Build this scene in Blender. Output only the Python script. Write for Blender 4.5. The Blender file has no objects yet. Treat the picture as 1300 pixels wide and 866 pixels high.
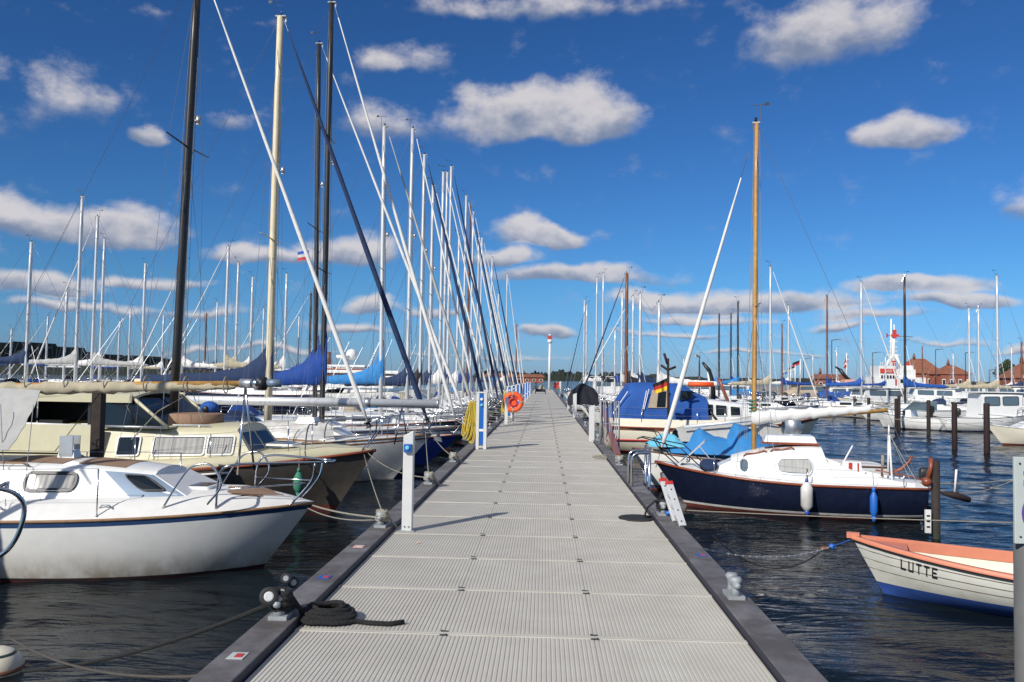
import bpy, math, random
from mathutils import Vector, Matrix
random.seed(7)
SC = bpy.context.scene
COL = SC.collection
R = math.radians
# ------------------------------------------------------------------ camera
F = 1049.0; WATER = 0.0; DECK = 1.3; CAMZ = 2.8
YAW = math.atan(42/F); PITCH = math.atan(47.5/F); ROLL = R(0.9)
cam_d = bpy.data.cameras.new('camera'); cam = bpy.data.objects.new('camera', cam_d); COL.objects.link(cam)
cam_d.sensor_width = 36; cam_d.lens = F/1300*36; cam_d.clip_start = 0.05; cam_d.clip_end = 20000
CAMROT = (Matrix.Rotation(YAW, 3, 'Z') @ Matrix.Rotation(R(90)+PITCH, 3, 'X') @ Matrix.Rotation(ROLL, 3, 'Z'))
cam.matrix_world = Matrix.Translation((0,0,CAMZ)) @ CAMROT.to_4x4()
SC.camera = cam
def ray(px, py): return CAMROT @ Vector(((px-650)/F, (433-py)/F, -1.0))
def W(px, py, Y):                 # the point at distance Y seen there
    d = ray(px, py); return Vector((0,0,CAMZ)) + d*(Y/d.y)
def G(px, py, z=0.0):             # the point at height z seen there
    d = ray(px, py); return Vector((0,0,CAMZ)) + d*((z-CAMZ)/d.z)
# ------------------------------------------------------------------ light
SUN_EL = R(33); SUN_DIR = Vector((-0.59,-0.81,0)).normalized()     # towards the sun
SUN_AZ = math.atan2(SUN_DIR.x, SUN_DIR.y)
sl = bpy.data.lights.new('sun', 'SUN'); sl.energy = 4.6; sl.angle = R(0.53); sl.color = (1.0,0.95,0.87)
so = bpy.data.objects.new('sun', sl); COL.objects.link(so)
sv = SUN_DIR*math.cos(SUN_EL) + Vector((0,0,math.sin(SUN_EL)))
so.rotation_euler = sv.to_track_quat('Z','Y').to_euler(); so.location = (0,0,60)
SC.view_settings.view_transform = 'Standard'; SC.view_settings.look = 'None'
SC.view_settings.exposure = 0.0; SC.view_settings.gamma = 1.0; SC.view_settings.use_curve_mapping = False
SC.render.engine = 'CYCLES'; SC.cycles.max_bounces = 6; SC.cycles.use_denoising = True
SC.cycles.sample_clamp_indirect = 6
# ------------------------------------------------------------------ sky
world = bpy.data.worlds.new('World'); SC.world = world; world.use_nodes = True
def build_sky():
    nt = world.node_tree; nt.nodes.clear(); N = nt.nodes.new; L = nt.links.new
    def math_(op, a, b=None, c=None, clamp=False):
        n = N('ShaderNodeMath'); n.operation = op; n.use_clamp = clamp
        for i, v in enumerate((a,b,c)):
            if v is None: continue
            if isinstance(v, (int,float)): n.inputs[i].default_value = v
            else: L(v, n.inputs[i])
        return n.outputs[0]
    out = N('ShaderNodeOutputWorld'); bg = N('ShaderNodeBackground'); L(bg.outputs[0], out.inputs[0])
    sky = N('ShaderNodeTexSky'); sky.sky_type = 'NISHITA'; sky.sun_disc = False
    sky.sun_elevation = SUN_EL; sky.sun_rotation = SUN_AZ; sky.altitude = 0
    sky.air_density = 1.0; sky.dust_density = 0.25; sky.ozone_density = 3.0
    bg.inputs[1].default_value = 0.1
    tc = N('ShaderNodeTexCoord'); sep = N('ShaderNodeSeparateXYZ'); L(tc.outputs['Generated'], sep.inputs[0])
    X, Y, Z = sep.outputs
    u = math_('ARCTAN2', X, Y); v = math_('ARCSINE', Z)
    # break-up of the cloud outlines: two scales of noise on the direction itself
    def noise(scale, det, rough, w=0.0):
        mp = N('ShaderNodeMapping'); mp.inputs['Scale'].default_value = (1,1,1.45); mp.inputs['Location'].default_value = (w,w*.7,w*1.3)
        L(tc.outputs['Generated'], mp.inputs[0])
        n = N('ShaderNodeTexNoise'); n.inputs['Scale'].default_value = scale; n.inputs['Detail'].default_value = det
        n.inputs['Roughness'].default_value = rough; L(mp.outputs[0], n.inputs['Vector']); return n
    n1 = noise(9, 3, .5); n2 = noise(22, 8, .6, 3.1)
    s1 = N('ShaderNodeSeparateColor'); L(n1.outputs['Color'], s1.inputs[0])
    u2 = math_('ADD', u, math_('MULTIPLY', math_('SUBTRACT', s1.outputs[0], .5), .12))
    v2 = math_('ADD', v, math_('MULTIPLY', math_('SUBTRACT', s1.outputs[1], .5), .05))
    g = bpy.data.node_groups.new('one_cloud', 'ShaderNodeTree')
    for nm in ('u','v','u0','v0','a','b'): g.interface.new_socket(nm, in_out='INPUT', socket_type='NodeSocketFloat')
    for nm in ('d','dt'): g.interface.new_socket(nm, in_out='OUTPUT', socket_type='NodeSocketFloat')
    gi = g.nodes.new('NodeGroupInput'); go = g.nodes.new('NodeGroupOutput')
    def gm(op, a, b=None, clamp=False):
        n = g.nodes.new('ShaderNodeMath'); n.operation = op; n.use_clamp = clamp
        for i, x in enumerate((a,b)):
            if x is None: continue
            if isinstance(x, (int,float)): n.inputs[i].default_value = x
            else: g.links.new(x, n.inputs[i])
        return n.outputs[0]
    o = gi.outputs
    du = gm('DIVIDE', gm('SUBTRACT', o['u'], o['u0']), o['a'])
    dv = gm('DIVIDE', gm('SUBTRACT', o['v'], o['v0']), o['b'])
    dvs = gm('MAXIMUM', dv, gm('MULTIPLY', dv, -2.2))
    rr = gm('ADD', gm('MULTIPLY', du, du), gm('MULTIPLY', dvs, dvs))
    d = gm('MAXIMUM', gm('SUBTRACT', 1.0, gm('SQRT', rr)), 0.0)
    g.links.new(d, go.inputs['d']); g.links.new(gm('MULTIPLY', d, dv), go.inputs['dt'])
    # px, py, half-width, half-height in the photograph, strength
    CL = [(695,150,135,50,1),(500,75,75,25,.52),(1060,40,110,60,.62),(700,10,230,26,.46),(1140,178,52,24,.85),(80,120,120,66,.33),
          (110,285,118,28,.9),(20,270,60,35,.8),(176,173,30,16,.75),(700,300,82,20,1),(640,325,50,14,.8),(745,350,110,18,1),
          (298,150,40,25,.42),(500,160,80,40,.50),(330,330,70,14,.8),(440,325,70,28,.9),(60,362,75,20,.9),(960,385,175,19,.85),
          (850,378,60,16,.9),(1165,362,70,14,1),(1215,380,60,13,.95),(470,390,50,13,.8),(190,355,70,12,.7),(100,390,100,10,.6),
          (1060,412,60,8,.6),(1100,400,70,10,.7),(690,422,40,9,.8),(440,418,80,10,.7),(860,425,120,7,.5),(250,400,90,12,.55),(160,8,60,20,.22),(70,5,60,20,.22),
          (1200,430,80,7,.5),(950,445,100,6,.5),(560,395,60,10,.6),(310,20,50,20,.2),(1340,250,60,40,.4),(1300,440,50,8,.6),(620,450,160,7,.45),(300,445,160,7,.5),(900,405,80,9,.7),
          (-200,300,140,30,.9),(-300,100,200,50,.7),(1500,330,120,25,.9),(1600,150,160,60,.7),(650,-200,300,60,.7),(200,-300,220,60,.7)]
    # unseen clouds added behind and above the viewer for whiter fill light
    FILL_CLOUDS = [(2.6,.35,.5,.16),(-1.7,.30,.45,.14),(1.7,.42,.5,.18),(-2.5,.75,.5,.2),(2.2,.9,.6,.22),(-1.2,.8,.5,.2),(.9,.85,.6,.2),(0.0,.95,.7,.2),(2.9,.62,.35,.14),(-2.9,.3,.3,.12),(-.2,1.25,1.2,.15),(2.0,1.25,1.2,.15)]
    sd = sdt = None
    for q in CL+FILL_CLOUDS:
        if len(q) == 5:
            px, py, a, b, st = q; r = ray(px, py).normalized(); u0 = math.atan2(r.x, r.y); v0 = math.asin(r.z)
        else: u0, v0, a, b = q[0], q[1], q[2]*F, q[3]*F; st = 1.0
        n = N('ShaderNodeGroup'); n.node_tree = g
        L(u2, n.inputs['u']); L(v2, n.inputs['v'])
        n.inputs['u0'].default_value = u0; n.inputs['v0'].default_value = v0 - b/F*.15
        n.inputs['a'].default_value = a/F*1.34; n.inputs['b'].default_value = b/F*1.5
        d = math_('MULTIPLY', n.outputs['d'], st)
        sd = d if sd is None else math_('SMOOTH_MAX', sd, d, .12)
        sdt = n.outputs['dt'] if sdt is None else math_('ADD', sdt, n.outputs['dt'])
    f2 = n2.outputs[0]
    dens = math_('ADD', math_('MULTIPLY', sd, 1.45), math_('MULTIPLY', math_('SUBTRACT', f2, .5), 1.05))
    al = N('ShaderNodeMapRange'); al.interpolation_type = 'SMOOTHSTEP'; L(dens, al.inputs[0])
    al.inputs[1].default_value = .20; al.inputs[2].default_value = .70; al.inputs[3].default_value = 0; al.inputs[4].default_value = .90
    alpha = math_('MULTIPLY', al.outputs[0], math_('MULTIPLY', sd, 9, clamp=True))
    # lit tops, grey bases
    tt = math_('DIVIDE', sdt, math_('MAXIMUM', sd, .05))
    n3 = noise(30, 5, .55, 7.7)
    sh = math_('ADD', math_('MULTIPLY', tt, .85), math_('MULTIPLY', math_('SUBTRACT', n3.outputs[0], .5), 1.15))
    shr = N('ShaderNodeMapRange'); shr.interpolation_type = 'SMOOTHSTEP'; L(sh, shr.inputs[0])
    shr.inputs[1].default_value = -.35; shr.inputs[2].default_value = .45
    cc = N('ShaderNodeMix'); cc.data_type = 'RGBA'; L(shr.outputs[0], cc.inputs[0])
    cc.inputs[6].default_value = (2.1,2.6,3.8,1); cc.inputs[7].default_value = (6.9,6.6,6.7,1)
    # deep polarised blue above, paler towards the horizon
    gm_ = N('ShaderNodeGamma'); gm_.inputs[1].default_value = 1.25; L(sky.outputs[0], gm_.inputs[0])
    tint = N('ShaderNodeMix'); tint.data_type = 'RGBA'; tint.blend_type = 'MULTIPLY'; tint.inputs[0].default_value = 1
    L(gm_.outputs[0], tint.inputs[6]); tint.inputs[7].default_value = (.195,.385,.575,1)
    hz = N('ShaderNodeMapRange'); L(Z, hz.inputs[0]); hz.inputs[1].default_value = 0; hz.inputs[2].default_value = .11
    hc = N('ShaderNodeMix'); hc.data_type = 'RGBA'; L(hz.outputs[0], hc.inputs[0]); hc.inputs[6].default_value = (1.0,.83,1.14,1); hc.inputs[7].default_value = (1,1,1,1)
    t2 = N('ShaderNodeMix'); t2.data_type = 'RGBA'; t2.blend_type = 'MULTIPLY'; t2.inputs[0].default_value = 1; L(tint.outputs[2], t2.inputs[6]); L(hc.outputs[2], t2.inputs[7])
    mx = N('ShaderNodeMix'); mx.data_type = 'RGBA'; L(alpha, mx.inputs[0]); L(t2.outputs[2], mx.inputs[6]); L(cc.outputs[2], mx.inputs[7])
    L(mx.outputs[2], bg.inputs[0])
build_sky()
# ------------------------------------------------------------------ materials
MATS = {}
def mat(name, col, rough=.5, metal=0.0, var=.06, scale=6.0, bump=0.0, bscale=60.0, coat=0.0, dirt=None, trans=0.0, spec=.5):
    m = bpy.data.materials.new(name); m.use_nodes = True; nt = m.node_tree; b = nt.nodes['Principled BSDF']
    N = nt.nodes.new; L = nt.links.new
    b.inputs['Roughness'].default_value = rough; b.inputs['Metallic'].default_value = metal
    b.inputs['Coat Weight'].default_value = coat; b.inputs['Specular IOR Level'].default_value = spec
    if trans: b.inputs['Transmission Weight'].default_value = trans
    tc = N('ShaderNodeTexCoord')
    no = N('ShaderNodeTexNoise'); no.inputs['Scale'].default_value = scale; no.inputs['Detail'].default_value = 6
    L(tc.outputs['Object'], no.inputs['Vector'])
    mr = N('ShaderNodeMapRange'); L(no.outputs[0], mr.inputs[0]); mr.inputs[1].default_value = .25; mr.inputs[2].default_value = .75
    mr.inputs[3].default_value = 1-var; mr.inputs[4].default_value = 1+var
    mul = N('ShaderNodeVectorMath'); mul.operation = 'SCALE'; mul.inputs[0].default_value = col[:3]; L(mr.outputs[0], mul.inputs['Scale'])
    last = mul.outputs[0]
    if dirt:                         # dirt = (colour, z below which it gathers, fade height, strength)
        dc, z0, dz, ds = dirt
        sp = N('ShaderNodeSeparateXYZ'); L(tc.outputs['Object'], sp.inputs[0])
        n2 = N('ShaderNodeTexNoise'); n2.inputs['Scale'].default_value = 3.5; n2.inputs['Detail'].default_value = 8; n2.inputs['Roughness'].default_value = .65
        mp = N('ShaderNodeMapping'); mp.inputs['Scale'].default_value = (1,1,.6); L(tc.outputs['Object'], mp.inputs[0]); L(mp.outputs[0], n2.inputs['Vector'])
        zz = N('ShaderNodeMapRange'); L(sp.outputs[2], zz.inputs[0]); zz.inputs[1].default_value = z0+dz; zz.inputs[2].default_value = z0
        mm = N('ShaderNodeMath'); mm.operation = 'MULTIPLY'; L(zz.outputs[0], mm.inputs[0])
        nn = N('ShaderNodeMapRange'); L(n2.outputs[0], nn.inputs[0]); nn.inputs[1].default_value = .28; nn.inputs[2].default_value = .62; nn.inputs[4].default_value = ds
        L(nn.outputs[0], mm.inputs[1])
        mx = N('ShaderNodeMix'); mx.data_type = 'RGBA'; L(mm.outputs[0], mx.inputs[0]); L(last, mx.inputs[6]); mx.inputs[7].default_value = (*dc,1)
        last = mx.outputs[2]
    L(last, b.inputs['Base Color'])
    if bump:
        nb = N('ShaderNodeTexNoise'); nb.inputs['Scale'].default_value = bscale; nb.inputs['Detail'].default_value = 4; L(tc.outputs['Object'], nb.inputs['Vector'])
        bp = N('ShaderNodeBump'); bp.inputs['Strength'].default_value = bump; bp.inputs['Distance'].default_value = .02
        L(nb.outputs[0], bp.inputs['Height']); L(bp.outputs[0], b.inputs['Normal'])
    MATS[name] = m; return m
GR = (.16,.12,.07)
mat('white', (.78,.78,.75), .28, var=.04, coat=.2, dirt=(GR,.05,.35,.5))
mat('old_white', (.66,.66,.63), .35, var=.05, dirt=((.17,.12,.06),.02,.42,.85))
mat('deck_white', (.74,.73,.69), .5, var=.06, bump=.1)
mat('cream', (.70,.62,.40), .4, var=.06, dirt=(GR,0,.3,.3))
mat('pale_cream', (.78,.73,.58), .35, var=.05, dirt=(GR,0,.3,.4))
mat('ivory', (.57,.53,.36), .4, var=.05)
mat('navy', (.010,.014,.035), .18, var=.2, coat=.4)
mat('stripe_blue', (.02,.05,.13), .35)
mat('royal', (.03,.08,.42), .3, var=.1, coat=.2)
mat('dark_hull', (.085,.075,.065), .45, var=.15)
mat('green_hull', (.02,.05,.035), .35, var=.1)
mat('red', (.50,.035,.03), .4)
mat('antifoul', (.14,.03,.022), .7, var=.25)
mat('antifoul_dark', (.035,.02,.022), .7, var=.25)
mat('antifoul_blue', (.03,.07,.25), .6, var=.2)
mat('grey_metal', (.50,.52,.53), .42, .85, var=.08)
mat('galv', (.34,.36,.37), .68, .35, var=.15, scale=14, bump=.1)
mat('steel', (.62,.62,.62), .2, 1.0, var=.04)
mat('alu_mast', (.72,.72,.71), .4, .35, var=.05)
mat('cream_mast', (.72,.62,.42), .4, var=.08)
mat('black_mast', (.045,.042,.04), .38, .3, var=.2)
mat('wood_mast', (.50,.27,.07), .35, var=.22, scale=9, coat=.3)
mat('brown_mast', (.18,.07,.035), .45, var=.2)
mat('wire', (.30,.31,.33), .4, .7)
mat('dark_wire', (.05,.05,.06), .5)
mat('rope', (.38,.35,.28), .9, var=.3, scale=60, bump=1.0, bscale=140)
mat('old_rope', (.11,.095,.08), .9, var=.2, scale=40, bump=1.0, bscale=140)
mat('dark_rope', (.018,.018,.018), .9, var=.4, scale=60, bump=1.0, bscale=110)
mat('glass', (.012,.018,.024), .1, spec=.35)
mat('clear_glass', (.10,.14,.17), .06, spec=.9)
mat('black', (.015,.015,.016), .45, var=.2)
mat('rubber', (.02,.02,.02), .7, var=.2)
mat('white_cloth', (.72,.71,.68), .9, var=.06, bump=.3, bscale=9)
mat('curtain', (.36,.35,.32), .7, var=.1, coat=1.0)
mat('grey_cloth', (.40,.40,.38), .9, var=.1, bump=.4, bscale=7)
mat('beige_cloth', (.42,.37,.26), .9, var=.15, bump=.4, bscale=7)
mat('tan_cloth', (.45,.37,.27), .9, var=.1, bump=.4, bscale=7)
mat('navy_cloth', (.012,.030,.085), .85, var=.15, bump=.9, bscale=7)
mat('royal_cloth', (.004,.048,.25), .8, var=.12, bump=.9, bscale=7)
mat('tent_blue', (.015,.085,.34), .8, var=.12, bump=.9, bscale=5)
mat('sky_cloth', (.03,.21,.50), .8, var=.12, bump=.9, bscale=6)
mat('aqua_cloth', (.14,.50,.68), .8, var=.08, bump=.4, bscale=6)
mat('black_cloth', (.014,.015,.022), .9, var=.2, bump=.5, bscale=7)
mat('teak', (.28,.16,.08), .7, var=.18, scale=14)
mat('mahogany', (.24,.06,.025), .35, var=.2, scale=14, coat=.3)
mat('antislip', (.27,.17,.11), .85, var=.1, scale=20)
mat('orange', (.85,.10,.015), .55, var=.06)
mat('coral', (.62,.22,.13), .5, var=.06, dirt=((.5,.4,.35),-1,.1,.1))
mat('yellow_hose', (.62,.45,.05), .55, var=.06)
mat('post_blue', (.01,.11,.42), .4)
mat('fender_blue', (.02,.13,.50), .45)
mat('brick', (.27,.085,.05), .9, var=.2, scale=3)
mat('white_wall', (.74,.72,.67), .9, var=.05)
mat('stone', (.26,.24,.22), .9, var=.2, scale=2, bump=.4, bscale=3)
mat('pile_wood', (.030,.022,.018), .85, var=.35, scale=8, bump=.5, bscale=14, dirt=((.02,.03,.015),0,.5,1))
mat('rust_pile', (.024,.012,.011), .8, var=.35, scale=7, bump=.4, bscale=20)
mat('bark', (.10,.07,.05), .95, var=.2, bump=.5, bscale=10)
mat('leaf', (.045,.075,.02), .7, var=.35, scale=1.5)
mat('wood_green', (.016,.024,.016), .9, var=.4, scale=.12)
mat('skin_red', (.45,.05,.04), .6)
mat('flag_gold', (.85,.55,.03), .8)
mat('sign_white', (.50,.54,.51), .5, var=.05)
mat('sign_blue', (.015,.10,.36), .4)
mat('purple', (.10,.06,.28), .4)
mat('pink', (.72,.40,.32), .6)
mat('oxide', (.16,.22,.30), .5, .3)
# ------------------------------------------------------------------ mesh building
class MB:
    def __init__(s): s.v = []; s.f = []; s.m = []; s.mats = []; s.sm = []
    def mi(s, name):
        if name not in s.mats: s.mats.append(name)
        return s.mats.index(name)
    def add(s, vs, fs, m, smooth=False):
        o = len(s.v); s.v += [tuple(p) for p in vs]; k = s.mi(m)
        for f in fs: s.f.append(tuple(i+o for i in f)); s.m.append(k); s.sm.append(smooth)
        return s
    def box(s, c, d, m, rot=None, taper=1.0):
        hx, hy, hz = d[0]/2, d[1]/2, d[2]/2; vs = []
        for z in (-1,1):
            k = taper if z > 0 else 1
            for (x,y) in ((-1,-1),(1,-1),(1,1),(-1,1)): vs.append(Vector((x*hx*k, y*hy*k, z*hz)))
        if rot is not None:
            if not isinstance(rot, Matrix): rot = Matrix.Rotation(rot, 3, 'Z')
            vs = [rot @ p for p in vs]
        c = Vector(c); vs = [p+c for p in vs]
        return s.add(vs, [(3,2,1,0),(4,5,6,7),(0,1,5,4),(1,2,6,5),(2,3,7,6),(3,0,4,7)], m)
    def tube(s, pts, r, m, n=6, closed=False, caps=True, flat=1.0):
        pts = [Vector(p) for p in pts]; K = len(pts); rs = r if isinstance(r, (list,tuple)) else [r]*K
        vs = []; prev = None
        for i, p in enumerate(pts):
            if closed: t = pts[(i+1)%K]-pts[i-1]
            else: t = pts[min(i+1,K-1)]-pts[max(i-1,0)]
            if t.length < 1e-9: t = Vector((0,0,1))
            t.normalize()
            if prev is None:
                a = t.cross(Vector((0,0,1)))
                if a.length < .05: a = t.cross(Vector((0,1,0)))
            else: a = prev - t*prev.dot(t)
            if a.length < 1e-6: a = t.orthogonal()
            a.normalize(); b = t.cross(a); prev = a
            for k in range(n):
                q = 2*math.pi*k/n; vs.append(p + a*math.cos(q)*rs[i] + b*math.sin(q)*rs[i]*flat)
        fs = []
        for i in range(K if closed else K-1):
            j = (i+1) % K
            for k in range(n): fs.append((i*n+k, i*n+(k+1)%n, j*n+(k+1)%n, j*n+k))
        if caps and not closed: fs += [tuple(range(n))[::-1], tuple((K-1)*n+k for k in range(n))]
        return s.add(vs, fs, m, n > 5)
    def lathe(s, prof, m, n=16, c=(0,0,0), axis=None, smooth=True):
        c = Vector(c); q = Vector((0,0,1)).rotation_difference(Vector(axis)) if axis is not None else None
        vs = []
        for (r, z) in prof:
            for k in range(n):
                p = Vector((r*math.cos(2*math.pi*k/n), r*math.sin(2*math.pi*k/n), z))
                vs.append(c + (q @ p if q else p))
        fs = []
        for i in range(len(prof)-1):
            for k in range(n): fs.append((i*n+k, i*n+(k+1)%n, (i+1)*n+(k+1)%n, (i+1)*n+k))
        fs += [tuple(range(n))[::-1], tuple((len(prof)-1)*n+k for k in range(n))]
        return s.add(vs, fs, m, smooth)
    def ball(s, c, r, m, n=12, sc=(1,1,1)):
        prof = [(r*math.sin(math.pi*i/8)+1e-4, -r*math.cos(math.pi*i/8)) for i in range(9)]
        o = len(s.v); s.lathe(prof, m, n)
        for i in range(o, len(s.v)):
            p = s.v[i]; s.v[i] = (p[0]*sc[0]+c[0], p[1]*sc[1]+c[1], p[2]*sc[2]+c[2])
        return s
    def grid(s, rows, m, smooth=True, rowmats=None, closed=False, flip=False):
        n = len(rows[0]); vs = [p for r in rows for p in r]
        o = len(s.v); s.v += [tuple(p) for p in vs]
        for i in range(len(rows)-1):
            for j in range(n if closed else n-1):
                a, b = i*n+j, i*n+(j+1)%n; f = (a, b, b+n, a+n) if not closed or j < n-1 else (a, i*n, (i+1)*n, a+n)
                if flip: f = f[::-1]
                s.f.append(tuple(k+o for k in f)); s.m.append(s.mi(rowmats[j] if rowmats else m)); s.sm.append(smooth)
        return s
    def prism(s, poly, h, m, M=None, bev=0.0):      # polygon in xy pushed up z by h
        n = len(poly); vs = [Vector((x,y,0)) for x,y in poly] + [Vector((x,y,h)) for x,y in poly]
        if M is not None: vs = [M @ p for p in vs]
        return s.add(vs, [tuple(range(n))[::-1], tuple(range(n,2*n))] + [(i,(i+1)%n,n+(i+1)%n,n+i) for i in range(n)], m)
    def shell(s, rows, th, m, smooth=True):          # a sheet with thickness
        n = len(rows[0]); K = len(rows); P = [[Vector(p) for p in r] for r in rows]; Q = []
        for i in range(K):
            q = []
            for j in range(n):
                a = P[min(i+1,K-1)][j]-P[max(i-1,0)][j]; b = P[i][min(j+1,n-1)]-P[i][max(j-1,0)]
                nn = a.cross(b); nn = nn.normalized() if nn.length > 1e-9 else Vector((0,0,1)); q.append(P[i][j]-nn*th)
            Q.append(q)
        s.grid(P, m, smooth); s.grid(Q, m, smooth, flip=True)
        s.grid([P[0],Q[0]], m, False); s.grid([P[-1],Q[-1]], m, False, flip=True)
        s.grid([[r[0] for r in P],[r[0] for r in Q]], m, False); s.grid([[r[-1] for r in P],[r[-1] for r in Q]], m, False)
        return s
    def build(s, name, parent=None, loc=None, bevel=0.0):
        me = bpy.data.meshes.new(name); me.from_pydata(s.v, [], s.f)
        for n in s.mats: me.materials.append(MATS[n])
        me.polygons.foreach_set('material_index', s.m); me.polygons.foreach_set('use_smooth', s.sm); me.update()
        o = bpy.data.objects.new(name, me); COL.objects.link(o)
        if parent is not None: o.parent = parent
        if loc is not None: o.location = loc
        if bevel:
            bv = o.modifiers.new('bevel','BEVEL'); bv.width = bevel; bv.segments = 2; bv.limit_method = 'ANGLE'
        return o
def tag(o, label, cat, group=None):
    o['label'] = label; o['category'] = cat
    if group: o['group'] = group
    return o
def thing(name, label, cat, loc=(0,0,0), rz=0.0, group=None):
    o = bpy.data.objects.new(name, None); COL.objects.link(o); o.location = loc; o.rotation_euler = (0,0,rz)
    return tag(o, label, cat, group)
def cr(P, n=5):          # smooth curve through the points
    P = [Vector(p) for p in P]; Q = [P[0]*2-P[1]]+P+[P[-1]*2-P[-2]]; out = []
    for i in range(1, len(Q)-2):
        a, b, c, d = Q[i-1:i+3]
        for k in range(n):
            t = k/n; out.append(.5*((2*b)+(c-a)*t+(2*a-5*b+4*c-d)*t*t+(-a+3*b-3*c+d)*t**3))
    return out+[P[-1]]
def text(body, size, m, parent, loc, rot=(math.pi/2,0,0), ext=.003, off=0.0, name='lettering'):
    c = bpy.data.curves.new('t','FONT'); c.body = body; c.size = size; c.extrude = ext; c.offset = off; q = bpy.data.objects.new('t', c); COL.objects.link(q)
    me = bpy.data.meshes.new_from_object(q); bpy.data.objects.remove(q); me.materials.clear(); me.materials.append(MATS[m]); me.name = name
    o = bpy.data.objects.new(name, me); COL.objects.link(o); o.parent = parent; o.location = loc; o.rotation_euler = rot; return o
def lerp(a, b, t): return a + (b-a)*t
def vl(a, b, t): return Vector(a).lerp(Vector(b), t)
def sag(a, b, s, n=10): return [vl(a,b,i/n) - Vector((0,0,s*4*(i/n)*(1-i/n))) for i in range(n+1)]
def rrect(x0, x1, y0, y1, r, n=4):
    P = []
    for (cx,cy,a0) in ((x1-r,y1-r,0),(x0+r,y1-r,90),(x0+r,y0+r,180),(x1-r,y0+r,270)):
        for k in range(n+1):
            a = R(a0+90*k/n); P.append((cx+r*math.cos(a), cy+r*math.sin(a)))
    return P
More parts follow.
